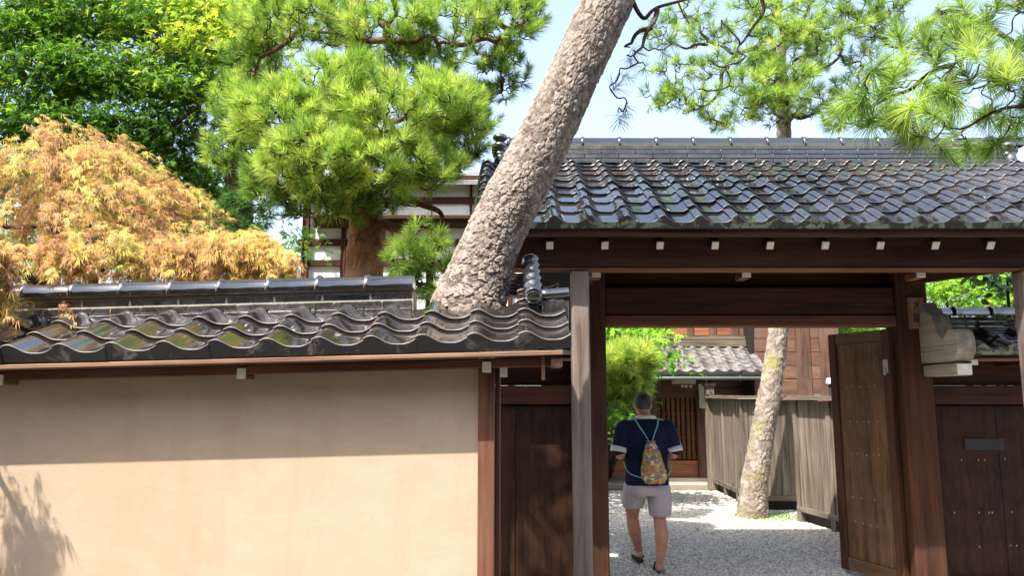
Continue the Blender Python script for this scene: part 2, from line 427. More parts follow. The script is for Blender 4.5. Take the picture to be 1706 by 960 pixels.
def scatter_stones():
    n = 26000
    X = rng.uniform(.3, 4.6, n); Y = 6.7 + 6.7 * rng.random(n) ** 1.25
    r = rng.uniform(.006, .016, n)
    base = np.array([(1, 0, 0), (-.3, .9, 0), (-.8, -.5, 0), (.2, -1, 0), (0, 0, .8)])
    ang = rng.uniform(0, 6.28, n); ca, sa = np.cos(ang), np.sin(ang)
    jit = rng.uniform(.7, 1.3, (n, 5, 3)) * base[None]
    x = jit[..., 0] * ca[:, None] - jit[..., 1] * sa[:, None]; y = jit[..., 0] * sa[:, None] + jit[..., 1] * ca[:, None]
    V = np.stack([x * r[:, None] + X[:, None], y * r[:, None] + Y[:, None], jit[..., 2] * r[:, None] + .001], -1).reshape(-1, 3)
    f = np.array([(0, 1, 4), (1, 2, 4), (2, 3, 4), (3, 0, 4)]); F = (f[None] + 5 * np.arange(n)[:, None, None]).reshape(-1, 3)
    m = M_('loose_stone', .9, .2); t = m.t.nodes.new('ShaderNodeAttribute'); t.attribute_name = 'tint'
    m.col(m.ramp(t.outputs['Fac'], [(0, lin('#7e7b76')), (.6, lin('#b8b4ac')), (1, lin('#dcd8d0'))]))
    o = mobj('loose_gravel', V, F, m.m, tint=np.repeat(rng.random(n), 5))
    tag(o, 'loose grey gravel stones strewn over the path', 'gravel', kind='stuff')
scatter_stones()

# ================================================================== tiles
def wave(x, amp, ex=1.7):
    c = math.cos(2 * math.pi * (x - .15)); return amp * ((.5 + .5 * c) ** ex)
def tile_mesh(name, w, length, amp, mat, lift=.024, thick=.018, eave=0.0, nx=14, apron=None, edge=None, ex=1.7):
    V = []; F = []; mi = []
    def zt(i): x = i / nx; return wave(x, amp, ex) + .007 * (1 - x)
    ww = w + .006
    def strip(rows, m=0):
        o = len(V)
        for r in rows: V.extend(r)
        for j in range(len(rows) - 1):
            for i in range(nx):
                a = o + j * (nx + 1) + i; F.append((a, a + 1, a + nx + 2, a + nx + 1)); mi.append(m)
    xs = [ww * i / nx for i in range(nx + 1)]
    top0 = [(xs[i], .004, zt(i) + lift) for i in range(nx + 1)]
    top1 = [(xs[i], length, zt(i)) for i in range(nx + 1)]
    lip = [(xs[i], 0, zt(i) + lift - .004) for i in range(nx + 1)]
    strip([top0, top1])
    if eave > 0:
        bot = [(xs[i], 0.0, -eave) for i in range(nx + 1)]; botb = [(xs[i], .03, -eave) for i in range(nx + 1)]
    else:
        bot = [(xs[i], 0.0, zt(i) + lift - thick) for i in range(nx + 1)]; botb = [(xs[i], .05, zt(i) + lift - thick - .004) for i in range(nx + 1)]
    strip([lip, top0], 2); strip([bot, lip], 1 if eave > 0 and apron else 0); strip([botb, bot])
    for i, s in ((0, 1), (nx, -1)):
        o = len(V); V.extend([top0[i], top1[i], (xs[i], length, zt(i) - thick), bot[i]]); F.append((o, o + 1, o + 2, o + 3)[::s]); mi.append(0)
    me = mk_mesh(name, V, F, mat); me.polygons.foreach_set('use_smooth', np.ones(len(F), bool))
    me.materials.append(apron or mat); me.materials.append(edge or mat); me.polygons.foreach_set('material_index', np.array(mi, np.int32))
    return me
def cap_mesh(name, length, r, mat, ring=1.22, seg=20, a0=-.25):
    """round ridge tile along local X with a collar at its start; open below"""
    prof = [(0, ring * r * .93), (.006, ring * r), (.03, ring * r), (.037, r * 1.02), (length - .004, r), (length, r * .97)]
    V = []; F = []; n = seg + 1
    for (x, rr) in prof:
        for k in range(n):
            a = a0 + (math.pi - 2 * a0) * k / seg; V.append((x, -rr * math.cos(a), rr * math.sin(a)))
    for j in range(len(prof) - 1):
        for k in range(seg): F.append((j * n + k, j * n + k + 1, (j + 1) * n + k + 1, (j + 1) * n + k))
    F.append(tuple(range(n))[::-1]); F.append(tuple((len(prof) - 1) * n + k for k in range(n)))
    me = mk_mesh(name, V, F, mat); sm = np.ones(len(F), bool); sm[-2:] = False; me.polygons.foreach_set('use_smooth', sm)
    return me
def basis(x, y, loc):
    x = Vector(x).normalized(); y = Vector(y); y = (y - x * y.dot(x)).normalized(); z = x.cross(y)
    M = Matrix((x, y, z)).transposed().to_4x4(); M.translation = Vector(loc); return M
def jig(M, a=.012, d=.003):
    return M @ Matrix.Translation((random.uniform(-d, d), random.uniform(-d, d), random.uniform(0, d))) @ Matrix.Rotation(random.uniform(-a, a), 4, 'X') @ Matrix.Rotation(random.uniform(-a, a), 4, 'Z')

TW = .268
MAT_TEDGE = simple('worn_tile_edge', lin('#5c544e'), .5, .3, 30)
T_WALL = tile_mesh('roof_tile_mesh', TW, .30, .046, MAT_TILE_WALL, edge=MAT_TEDGE)
T_WALL_E = tile_mesh('eave_tile_mesh', TW, .30, .046, MAT_TILE_WALL, eave=.024, edge=MAT_TEDGE, apron=MAT_SCUFF)
T_GATE = tile_mesh('gate_tile_mesh', TW, .31, .052, MAT_TILE, ex=2.6, nx=16)
T_GATE_E = tile_mesh('gate_eave_tile_mesh', TW, .31, .052, MAT_TILE, eave=.024, apron=MAT_APRON, ex=2.6, nx=16)
T_HOUSE = tile_mesh('house_tile_mesh', .23, .28, .045, MAT_TILE_OLD, nx=8)
T_HOUSE_E = tile_mesh('house_eave_tile_mesh', .23, .28, .045, MAT_TILE_OLD, eave=.05, nx=8)
CAP_WALL = cap_mesh('ridge_cap_mesh', .30, .072, MAT_TILE_WALL, 1.18)
CAP_GATE = cap_mesh('gate_cap_mesh', .37, .075, MAT_TILE, 1.15)
CAP_WING = cap_mesh('wing_cap_mesh', .34, .06, MAT_TILE)

# ================================================================== street wall with tiled coping
ALPHA = math.atan(.0263); CA, SA = math.cos(ALPHA), math.sin(ALPHA)
XW = Vector((CA, 0, SA))
EY = 3.90
Z0 = P(853, 585, EY).z                       # underside of the eave tiles at x = 0
TH = R(22); SL = Vector((0, math.cos(TH), math.sin(TH)))
RX = (949 - 853) / FPX * 3.93               # right end of the coping
wall = thing('street_wall', 'cream plastered street wall with tiled coping beside the gate', 'wall', (-2.5, 4.4, 0))
wb = mobj('plaster_face', *(lambda x0, x1, y0, y1: ([(x0, y0, -.3), (x1, y0, -.3), (x1, y1, -.3), (x0, y1, -.3), (x0, y0, Z0 + x0 * .0263 + .07), (x1, y0, Z0 + x1 * .0263 + .07), (x1, y1, Z0 + x1 * .0263 + .07), (x0, y1, Z0 + x0 * .0263 + .07)],
      [(0, 1, 5, 4), (1, 2, 6, 5), (2, 3, 7, 6), (3, 0, 4, 7), (4, 5, 6, 7)]))(-6.0, -.185, 4.15, 4.52), MAT_PLASTER, wall)
def wpt(x, s, n=0.0):                        # point on the coping slope: x along wall, s up the slope, n above it
    nrm = Vector((0, -SL.z, SL.y)); nrm = XW.cross(SL)
    return Vector((0, EY, Z0 + .028)) + XW * x + SL * s + nrm * n
EXPO = .225
wr = mobj('coping_deck', [tuple(wpt(x, s, n)) for n in (-.012, -.03) for (x, s) in ((-6, .02), (RX - .01, .02), (RX - .01, .72), (-6, .72))], [(0, 1, 2, 3), (7, 6, 5, 4), (0, 4, 5, 1), (1, 5, 6, 2)], W_DARK[0], wall)
ncol = 14
for r in range(3):
    for c in range(-ncol, 0):
        x = RX + c * TW
        M = jig(basis(XW, SL, wpt(x, r * EXPO)), .01, .002)
        obj('eave_tile' if r == 0 else 'roof_tile', T_WALL_E if r == 0 else T_WALL, wr, M)
# tiles climbing further between the trunk and the gate
for r in range(3, 6):
    for c in range(-1, 0):
        obj('roof_tile', T_WALL, wr, jig(basis(XW, SL, wpt(RX + c * TW, r * EXPO)), .01, .002))
    obj('roof_tile', T_WALL, wr, jig(basis(XW, SL, wpt(RX - 2 * TW + .10, r * EXPO + .25)), .01, .002))
mobj('coping_rear_deck', [tuple(Vector((0, EY + .68, Z0 + .30)) + XW * x + Vector((0, math.cos(TH), -math.sin(TH))) * s + Vector((0, 0, dz))) for dz in (0, -.03) for (x, s) in ((-6, 0), (-.62, 0), (-.62, .6), (-6, .6))], [(0, 1, 2, 3), (7, 6, 5, 4), (2, 6, 7, 3), (1, 5, 6, 2)], MAT_TILE_WALL, wall)
# ridge: three courses of flat tiles, then round caps
RE = -.60                                    # right end of the ridge, cut back for the trunk
ry = EY + .675 * math.cos(TH) + .055
rz = Z0 + .030 + .675 * math.sin(TH) - .005
ridge = mobj('ridge_core', *(lambda b: b)(([tuple(Vector((0, ry + dy, rz + dz)) + XW * x) for x in (-6, RE) for (dy, dz) in ((-.055, -.02), (.12, -.02), (.12, .14), (-.055, .14))], [(0, 1, 2, 3), (7, 6, 5, 4), (0, 4, 5, 1), (1, 5, 6, 2), (2, 6, 7, 3), (3, 7, 4, 0)])), simple('ridge_joint_mortar', lin('#a39c8c'), .9, .25, 40, .2, .4), wall)
for k in range(3):
    L = .292; off = (k % 2) * L / 2 + .03 * k
    x = RE - .004
    first = True
    while x > -4.0:
        l = L if not first else L - off * .6
        first = False
        c = Vector((0, ry - .030 + .008 * k, rz + .015 + .046 * k)) + XW * (x - l / 2)
        M = basis(XW, (0, 1, 0), c)
        obj('ridge_tile', box_mesh(round(l, 3) - .006, .085, .039, .004, MAT_NOSHI), ridge, M @ Matrix.Rotation(random.uniform(-.004, .004), 4, 'Y'))
        x -= l
thin = mobj('ridge_lip', *(lambda b: b)(([tuple(Vector((0, ry + dy, rz + dz)) + XW * x) for x in (-6, RE) for (dy, dz) in ((-.080, .141), (.13, .141), (.13, .156), (-.080, .156))], [(0, 1, 2, 3), (7, 6, 5, 4), (0, 4, 5, 1), (1, 5, 6, 2), (2, 6, 7, 3), (3, 7, 4, 0)])), MAT_TILE_WALL, wall)
x = RE - .045 + .0
k = 0
while x > -4.0:
    c = Vector((0, ry + .012, rz + .172)) + XW * (x - .30 if k else x - .15)
    M = basis(XW, (0, 1, 0), c)
    if k == 0:
        M = basis(XW, (0, 1, 0), Vector((0, ry + .012, rz + .172)) + XW * (x - .26))
        x += .04
    obj('ridge_cap', CAP_WALL, ridge, M @ Matrix.Rotation(random.uniform(-.006, .006), 4, 'Y'))
    x -= .30; k += 1
# eave board, brackets with painted ends, purlin
ex = lambda x: Vector((0, 0, Z0)) + XW * x
bar('eave_board', ex(-6) + Vector((0, EY + .045, -.014)), ex(RX - .035) + Vector((0, EY + .045, -.014)), .075, .024, W_EAVE, wall)
bar('purlin', ex(-6) + Vector((0, 4.06, -.055)), ex(RX - .06) + Vector((0, 4.06, -.055)), .07, .05, W_RED, wall)
for u in (-398, 6, 406, 811):
    x = (u - 853) / FPX * 4.03
    zz = Z0 + x * .0263 - .075
    b = box('bracket_arm', (x, 4.10, zz), (.05, .15, .062), W_EAVE, wall)
    box('painted_end', (x, 4.0195, zz), (.046, .012, .056), MAT_WHITE_END, b, bev=.002)
# wall-end post and the small carpentry right of it
boxb('end_post', -.184, -.094, 4.12, 4.28, -.2, Z0 - .035, W_RED, wall)
boxb('end_post', -.089, -.066, 4.21, 4.50, -.2, Z0 - .05, W_RED, wall)
bx_ = box('bracket_arm', (-.045, 4.16, Z0 - .105), (.035, .16, .04), W_EAVE, wall)
box('painted_end', (-.045, 4.073, Z0 - .100), (.04, .014, .062), MAT_WHITE_END, bx_, bev=.002)
box('hanging_strip', (.165, 3.985, Z0 - .088), (.018, .03, .125), W_EAVE, wall)
box('tie_end', (.235, 4.02, Z0 - .058), (.06, .16, .05), W_EAVE, wall)
# stub ridge beside the gate: round caps stepping down towards the street
stub = thing('stub_ridge', 'black round ridge tiles stepping down next to the leaning trunk', 'roof ridge', (.15, 4.4, 2.1))
q0, q1 = P(889, 492, 4.36), P(884, 436, 4.98)
d = (q0 - q1); n_ = 5
CAP_STUB = cap_mesh('stub_cap_mesh', d.length / n_ + .02, .050, MAT_TILE, 1.2, 22, -.9)
for i in range(n_):
    a = q1 + d * (i / n_)
    obj('ridge_cap', CAP_STUB, stub, basis(d, (1, 0, 0), a))
e_ = MB(); e_.ell(q0 + Vector((0, -.005, 0)), (.056, .03, .056), 20, 12); e_.build('end_disc', MAT_TILE_WALL, stub)
a, b = P(903, 494, 4.40), P(948, 490, 4.40)
obj('ridge_cap', cap_mesh('side_cap_mesh', (b - a).length, .040, MAT_TILE_WALL, 1.1, 20, -.5), stub, basis(b - a, (0, 1, 0), a))
boxb('mortar_bed', a.x, b.x - .004, 4.37, 4.44, a.z - .17, a.z - .028, MAT_NOSHI, stub)
boxb('mortar_bed', q0.x - .035, q0.x + .035, 4.42, 5.02, 2.00, 2.20, MAT_NOSHI, stub)

# ================================================================== gate
gate = thing('roofed_gate', 'dark brown wooden gate with a black glazed tile roof', 'gate', (2.13, 6.3, 0))
GEY = 5.40
gz0 = P(1100, 382, GEY).z
GX0, NC = -.27, 20
GX1 = GX0 + NC * TW
NR, GEXP = 9, .232
def gang(s): return R(34) - R(9) * min(1, s / 2.1)
_gp = [Vector((0, GEY, gz0 + .028))]
for i in range(2400):
    a = gang(i * .001); _gp.append(_gp[-1] + Vector((0, math.cos(a), math.sin(a))) * .001)
def gpt(x, s, n=0.0):
    i = int(max(0, min(2399, s * 1000))); a = gang(s); p = _gp[i]
    return Vector((x, p.y - n * math.sin(a), p.z + n * math.cos(a)))
roof = gate_roof = None
SL_END = NR * GEXP
ss = np.linspace(.02, SL_END + .05, 9)
V = []; F = []
for n in (-.012, -.035):
    for s in ss:
        V.append(tuple(gpt(GX0 + .03, s, n))); V.append(tuple(gpt(GX1 - .03, s, n)))
m_ = len(ss)
for j in range(m_ - 1):
    F.append((2 * j, 2 * j + 1, 2 * j + 3, 2 * j + 2)); o = 2 * m_; F.append((o + 2 * j + 2, o + 2 * j + 3, o + 2 * j + 1, o + 2 * j))
F.append((0, 2 * m_, 2 * m_ + 1, 1))
gate_roof = mobj('roof', V, F, W_DARK[1], gate)
for r in range(NR):
    s = r * GEXP; a = gang(s + .1)
    for c in range(NC):
        M = jig(basis((1, 0, 0), (0, math.cos(a), math.sin(a)), gpt(GX0 + c * TW, s)), .012, .003)
        obj('eave_tile' if r == 0 else 'roof_tile', T_GATE_E if r == 0 else T_GATE, gate_roof, M)
    for (xx) in (GX0 - .012, GX1 + .016):
        M = basis((1, 0, 0), (0, math.cos(a), math.sin(a)), gpt(xx, s + GEXP / 2, -.01))
        obj('verge_tile', box_mesh(.022, GEXP + .02, .12, .006, MAT_TILE), gate_roof, M @ Matrix.Rotation(.05, 4, 'X'))
top = gpt(0, SL_END)
RY, RZ = top.y + .06, top.z + .02
# rear slope (turned away from the street)
q = [(GX0, RY, RZ + .02), (GX1, RY, RZ + .02), (GX1, RY + .80, RZ - .62), (GX0, RY + .80, RZ - .62)]
mobj('rear_slope', q + [(p[0], p[1], p[2] - .05) for p in q], [(0, 1, 2, 3), (7, 6, 5, 4), (2, 6, 7, 3), (0, 3, 7, 4), (1, 5, 6, 2)], MAT_TILE, gate)
mobj('ridge_bed', *(lambda x0, x1, y0, y1, z0, z1: ([(x0, y0, z0), (x1, y0, z0), (x1, y1, z0), (x0, y1, z0), (x0, y0, z1), (x1, y0, z1), (x1, y1, z1), (x0, y1, z1)], [(0, 1, 5, 4), (1, 2, 6, 5), (2, 3, 7, 6), (3, 0, 4, 7), (4, 5, 6, 7)]))(GX0 + .16, GX1 - .16, RY - .07, RY + .11, RZ - .06, RZ + .20), MAT_MORTAR, gate)
for k in range(4):
    x = GX0 + .14 + (k % 2) * .17
    first = True
    while x < GX1 - .16:
        l = min(.34, GX1 - .14 - x)
        if l < .06: break
        box('ridge_tile', (x + l / 2, RY - .05 + .008 * k, RZ + .012 + .048 * k), (l - .006, .10, .040), MAT_NOSHI_G, gate_roof, rot=random.uniform(-.006, .006))
        x += l
x = GX0 + .22
while x < GX1 - .3:
    obj('ridge_cap', CAP_GATE, gate_roof, Matrix.Translation((x, RY + .01, RZ + .205)) @ Matrix.Rotation(random.uniform(-.006, .006), 4, 'Y')); x += .37
# ridge-end ornament, stacked rolls
rem = MB()
for (dz, ry_, rr) in ((.28, .060, .052), (.19, .075, .062), (.10, .066, .058)):
    rem.ell((0, 0, dz), (.075, ry_, rr * .86), 20, 10)
rem.ell((.0, -.03, .03), (.058, .06, .085), 18, 10)
rem.tube([(-.08, 0, .155), (.08, 0, .155)], .045, 14)
for sx, xx in ((1, GX0 + .15), (-1, GX1 - .15)):
    rem.V = [np.concatenate(rem.V)] if len(rem.V) > 1 else rem.V
    rem.build('ridge_end_ornament', MAT_TILE, gate_roof, True, Matrix.Translation((xx, RY - .06, RZ - .02)))
# rafters with pale painted ends
XR0, XRS = .287, .4185
for k in range(-1, 11):
    x = XR0 + k * XRS
    a_, b_ = gpt(x, .11, -.20), gpt(x, SL_END, -.10)
    rf = bar('rafter', a_, b_, .056, .066, W_DARK, gate)
    dirn = (b_ - a_).normalized()
    Mx = WM[rf.name].copy(); Mx.translation = a_ - dirn * .007
    obj('painted_end', box_mesh(.012, .053, .062, .002, MAT_WHITE_END), rf, Mx)
for k in range(9):                           # battens seen from below between the rafters
    s = .35 + k * .2
    p_ = gpt(0, s, -.05); box('batten', ((GX0 + GX1) / 2, p_.y, p_.z), (GX1 - GX0 - .1, .03, .02), W_DARK, gate)
bar('eave_board', gpt(GX0 + .02, .02, -.055) + Vector((0, .02, -.006)), gpt(GX1 - .02, .02, -.055) + Vector((0, .02, -.006)), .05, .06, W_DARK, gate)
# front beam, posts
bz0 = P(1000, 446, 5.66).z; bz1 = gpt(0, .33, -.235).z
boxb('front_beam', GX0 + .06, GX1 - .06, 5.66, 5.80, bz0, bz1, W_DARK, gate, .01)
boxb('beam_lip', GX0 + .07, GX1 - .07, 5.65, 5.81, bz0 - .016, bz0 - .002, W_RED, gate)  # lighter wood drawn for bounce light along the beam's lower edge
FPX_L = P(969, 700, 5.70).x; FPX_R = P(1722, 560, 5.70).x
for xx in (FPX_L, FPX_R):
    boxb('front_post', xx - .068, xx + .068, 5.664, 5.796, -.02, bz0 - .018, W_POST, gate, .012)
MY0, MY1 = 6.60, 6.86
lz0, lz1, lzm = P(1250, 543, MY0).z, P(1250, 477, MY0).z, P(1250, 524, MY0).z
XL1 = P(1012, 700, MY0).x; XL0 = XL1 - .27
XR_0, XR_1 = P(1517, 800, MY0).x, P(1517, 800, MY0).x + .265
for (x0, x1) in ((XL0, XL1), (XR_0, XR_1)):
    boxb('main_post', x0, x1, MY0, MY1, -.02, RZ - .42, W_DARK, gate, .012)
boxb('lintel', XL1 + .002, XR_0 - .002, MY0 + .05, MY1 - .04, lzm, lz1, W_DARK, gate, .01)
boxb('lintel_head_board', XL1 + .002, XR_0 - .002, MY0 + .035, MY1 - .02, lz0, lzm - .004, W_RED, gate, .006)
boxb('transom_board', XL1 + .002, XR_0 - .002, MY1 - .09, MY1 - .06, lz1 + .002, RZ - .42, W_DARK, gate)
boxb('upper_tie', XL0 - .4, XR_1 + .4, MY0 + .08, MY1 - .06, RZ - .41, RZ - .25, W_DARK, gate, .01)
for (xa, xb) in ((FPX_L, (XL0 + XL1) / 2), (FPX_R, (XR_0 + XR_1) / 2)):
    bar('side_tie', (xa, 5.80, bz0 + .07), (xb, MY0, bz0 + .07), .06, .13, W_DARK, gate)
for uu in (992, 1240, 1528):
    x_ = P(uu, 452, 5.86).x
    box('tie_end', (x_, 5.90, bz0 - .030), (.075, .17, .05), W_RED, gate)
    box('painted_end', (x_, 5.808, bz0 - .030), (.068, .01, .043), MAT_WHITE_END, gate, bev=.002)
# carved bracket reaching forward from the right post
def carved(x):
    prof = [(0, -.54), (.34, -.54), (.40, -.535), (.455, -.54), (.50, -.52), (.535, -.475), (.55, -.42), (.545, -.36), (.525, -.31), (.49, -.28), (.45, -.275), (.42, -.29), (.395, -.32), (.365, -.345), (.33, -.345), (.285, -.31), (.25, -.25), (.225, -.18), (.205, -.14), (.17, -.12), (.135, -.115), (.115, -.075), (.08, -.06), (.05, -.055), (.03, -.01), (0, .0)]
    n = len(prof); w = .075; V = []; F = []
    for xx in (-w, w):
        for (p, z) in prof: V.append((x + xx, MY0 - p, z + bk))
    F.append(tuple(range(n))); F.append(tuple(range(2 * n - 1, n - 1, -1)))
    for i in range(n): j = (i + 1) % n; F.append((i, i + n, j + n, j))
    return V, F
bk = P(1553, 503, 6.55).z
mobj('carved_bracket', *carved(XR_1 - .02), W_CARVE[1], gate)
ba = box('bracket_arm', (XR_1 - .02, MY0 - .245, bk - .605), (.13, .49, .10), W_CARVE, gate, bev=.008)
box('painted_end', (XR_1 - .02, MY0 - .497, bk - .605), (.115, .014, .088), MAT_WHITE_END, ba, bev=.003)
# side wings: board panel, rail, small roof
def wing(x0, x1, name_panels):
    zr0, zr1 = P(1620, 674, 6.72).z, P(1620, 643, 6.72).z
    n = max(1, round((x1 - x0) / .62)); w = (x1 - x0) / n
    for i in range(n):
        boxb('board_panel', x0 + i * w + .002, x0 + (i + 1) * w - .002, 6.77, 6.80, .1, zr0 - .012, W_PANEL, gate, .003)
    boxb('backing', x0, x1, 6.805, 6.82, .1, zr0, W_DARK, gate)
    boxb('top_rail', x0, x1, 6.72, 6.82, zr0, zr1, W_DARK, gate)
    boxb('bottom_rail', x0, x1, 6.72, 6.82, -.02, .1, W_DARK, gate)
    boxb('upper_boards', x0, x1, 6.775, 6.80, zr1 + .002, 2.10, W_DARK, gate)
    ez = P(1640, 598, 6.40).z; ey = 6.40; a = R(24); sl = Vector((0, math.cos(a), math.sin(a)))
    nc = int((x1 - x0) / TW + .999)
    for r in range(2):
        for c in range(nc):
            xs = x0 + c * TW
            obj('roof_tile', T_GATE if r else T_GATE_E, gate, jig(basis((1, 0, 0), sl, Vector((xs, ey, ez + .055)) + sl * (r * .21))))
    boxb('eave_board', x0, x1, ey + .02, ey + .10, ez - .018, ez + .006, W_EAVE, gate)
    yy = ey + .45; zz = ez + .055 + .42 * math.sin(a)
    for k in range(4):
        boxb('ridge_tile', x0, x1, yy - .06 + .006 * k, yy + .08, zz + .045 * k, zz + .045 * k + .04, MAT_TILE, gate, .006)
    x = x0
    while x < x1 - .05:
        obj('ridge_cap', CAP_WING, gate, Matrix.Translation((x, yy + .01, zz + .205))); x += .34
    x = x0 + .25
    while x < x1:
        r_ = box('rafter', (x, ey + .19, ez - .03), (.06, .34, .05), W_DARK, gate); box('painted_end', (x, ey + .012, ez - .03), (.055, .012, .045), MAT_WHITE_END, r_, bev=.002); x += .42
wing(XR_1 + .004, XR_1 + 1.85, 3)
wing(XL0 - 1.05, XL0 - .004, 2)
# mail slot and rows of worn nail heads on the right wing
sx_, sz_ = P(1640, 741, 6.76).x, P(1640, 741, 6.76).z
boxb('letter_slot', sx_ - .175, sx_ + .175, 6.757, 6.769, sz_ - .052, sz_ + .052, simple('slot_cover', lin('#242320'), .6), gate)
NAIL = bpy.data.meshes.new('nail'); NAIL = mk_mesh('nail', *(lambda b: (np.concatenate(b.V), b.F))((lambda b: (b.ell((0, 0, 0), (.0055, .003, .009), 8, 6), b)[1])(MB())), simple('worn_nail_grey', lin('#8d877c'), .6), True)
for (u, v) in ((1602, 767), (1630, 767), (1641, 767), (1674, 765), (1590, 855), (1631, 855), (1648, 855), (1653, 855), (1686, 854), (1632, 912), (1684, 910), (1694, 910)):
    p = P(u, v, 6.766); obj('nail_head', NAIL, gate, Matrix.Translation(p))
# the name board on the right post
npl = thing('name_plate', 'pale wooden name plate with black brush characters on the right gate post', 'name plate', P(1526, 548, 6.59))
p0, p1 = P(1511, 496, 6.585), P(1541, 548, 6.585)
boxb('board', p0.x, p1.x, 6.574, 6.597, p1.z, p0.z, W_EAVE, npl, .003)
def text_mesh(body, size, name):
    cu = bpy.data.curves.new('lettering', 'FONT'); cu.body = body; cu.size = size; cu.align_x = 'CENTER'; cu.align_y = 'CENTER'; cu.extrude = .0008
    t = bpy.data.objects.new('lettering_tmp', cu); COL.objects.link(t)
    dg = bpy.context.evaluated_depsgraph_get(); me = bpy.data.meshes.new_from_object(t.evaluated_get(dg))
    bpy.data.objects.remove(t); me.materials.clear(); me.materials.append(MAT_INK); me.name = name
    return me
for ch, v in (('大', 509), ('屋', 531)):
    pp = P(1527.5, v, 6.5725)
    obj('brush_character', text_mesh(ch, .088, 'brush_character'), npl, Matrix.Translation(pp) @ Matrix.Rotation(R(90), 4, 'X') @ Matrix.Scale(.9, 4, (1, 0, 0)))
# open door leaf
dz1 = lz0 - .02
def solveY(u, v, z):
    d = ray(u, v); return (z - CAM_H) / d.z * d.y
hx, hy = XR_0 - .034, 6.70
fy = min(max(solveY(1391, 556, dz1), 7.4), 7.9); fx = P(1391, 700, fy).x
door = thing('gate_door', 'wooden gate door leaf swung open inwards beside the right post', 'door', (hx, hy, 0))
A_, B_ = Vector((hx, hy, 0)), Vector((fx, fy, 0)); dd = (B_ - A_); DL = dd.length; dd.normalize(); nn = Vector((-dd.y, dd.x, 0))
Md = Matrix((dd, nn, Vector((0, 0, 1)))).transposed().to_4x4()
def dbox(name, s0, s1, z0, z1, t0, t1, mat):
    c = A_ + dd * ((s0 + s1) / 2) + nn * ((t0 + t1) / 2); c.z = (z0 + z1) / 2
    sz = (s1 - s0, t1 - t0, z1 - z0)
    mt = mat[int(np.argmax(sz))] if isinstance(mat, dict) else mat
    M = Md.copy(); M.translation = c
    return obj(name, box_mesh(sz[0], sz[1], sz[2], .004, mt), door, M)
dbox('stile', 0, .09, .04, dz1, -.03, .03, W_DARK); dbox('stile', DL - .09, DL, .04, dz1, -.03, .03, W_DARK)
dbox('rail', .092, DL - .092, dz1 - .10, dz1 - .002, -.028, .028, W_DOOR); dbox('rail', .092, DL - .092, .05, .16, -.028, .028, W_DOOR)
pw = (DL - .184) / 3
for i in range(3): dbox('plank', .092 + i * pw + .001, .092 + (i + 1) * pw - .001, .162, dz1 - .102, -.014, .012, W_DOOR)
for zz in (1.74, 1.42, 1.12, .72, .5):
    for s in np.linspace(.2, DL - .2, 5):
        if random.random() < .8:
            pos = A_ + dd * (s + random.uniform(-.02, .02)) + nn * (.013 if True else 0); pos.z = zz + random.uniform(-.01, .01)
            obj('nail_head', NAIL, door, Matrix.Translation(pos) @ Matrix.Rotation(math.atan2(dd.y, dd.x), 4, 'Z'))
for zz in (1.93, 1.90):
    pass
dbox('latch_plate', .02, .075, 1.86, 1.98, .031, .036, MAT_METAL); dbox('latch_bar', .035, .06, 1.84, 1.90, .037, .055, MAT_METAL)

# ================================================================== yard fence
def fence_run(parent, a, b, ztop, cap_over=.12, side=1, vents=True):
    a, b = Vector((a[0], a[1], 0)), Vector((b[0], b[1], 0)); L = (b - a).length; d = (b - a).normalized(); n = Vector((-d.y, d.x, 0)) * side
    Mr = Matrix((d, n if side > 0 else -n, Vector((0, 0, 1)))).transposed().to_4x4()
    def fb(name, s0, s1, t0, t1, z0, z1, mat=W_FENCE, rz=0):
        c = a + d * ((s0 + s1) / 2) + n * ((t0 + t1) / 2); c.z = (z0 + z1) / 2; sz = (s1 - s0, t1 - t0, z1 - z0)
        M = Mr.copy(); M.translation = c
        if rz: M = M @ Matrix.Rotation(rz, 4, 'Y')
        mt = mat[int(np.argmax(sz))] if isinstance(mat, dict) else mat
        return obj(name, box_mesh(round(sz[0], 3), round(sz[1], 3), round(sz[2], 3), .003, mt), parent, M)
    k = max(2, round(L / .115)); w = L / k
    for i in range(k):
        fb('board', i * w + .0015, (i + 1) * w - .0015, .0 + random.uniform(0, .006), .018 + .006, .20, ztop - .06, rz=random.uniform(-.003, .003))
    fb('bottom_rail', 0, L, -.01, .05, .135, .205)
    np_ = max(2, round(L / .8) + 1)
    for i in range(np_):
        s = (L - .09) * i / (np_ - 1); fb('post', s, s + .09, -.04, .045, -.02, ztop - .055)
    if vents: fb('dark_base', 0, L, -.035, -.03, 0, .14, MAT_DARK)
    fb('cap_board', -.05, L + .05, -.1, cap_over + .02, ztop - .045, ztop - .012)
    fb('cap_fillet', -.05, L + .05, -.06, cap_over - .03, ztop - .01, ztop + .008)
ZT = P(1300, 661, 10.5).z
fa0, fa1 = G(1334, 869), G(1413, 892)
dirA = (fa1 - fa0).normalized(); fa_end = fa1 + dirA * 1.3
f1 = thing('plank_fence', 'sunlit grey plank fence panel beside the open door leaf', 'fence', fa1)
fence_run(f1, fa_end, fa0, ZT, side=1)
fb0, fb1 = G(1240, 851), G(1336, 851)
f2 = thing('plank_fence', 'narrow plank fence panel with green moss just right of the mossy trunk', 'fence', fb1)
fence_run(f2, (fb1.x + .3, fb1.y), (fb0.x, fb0.y), ZT, side=1)
fc0, fc1 = G(1258, 849), G(1192, 817)
f3 = thing('plank_fence', 'weathered plank fence panel left of the mossy trunk near the house', 'fence', fc1)
fence_run(f3, fc0, fc1, ZT, side=1)
f4 = thing('fence_post', 'pale square post with a wider cap at the far end of the fence', 'post', G(1183, 815))
pz = P(1185, 638, 13.0); pg = G(1184, 815)
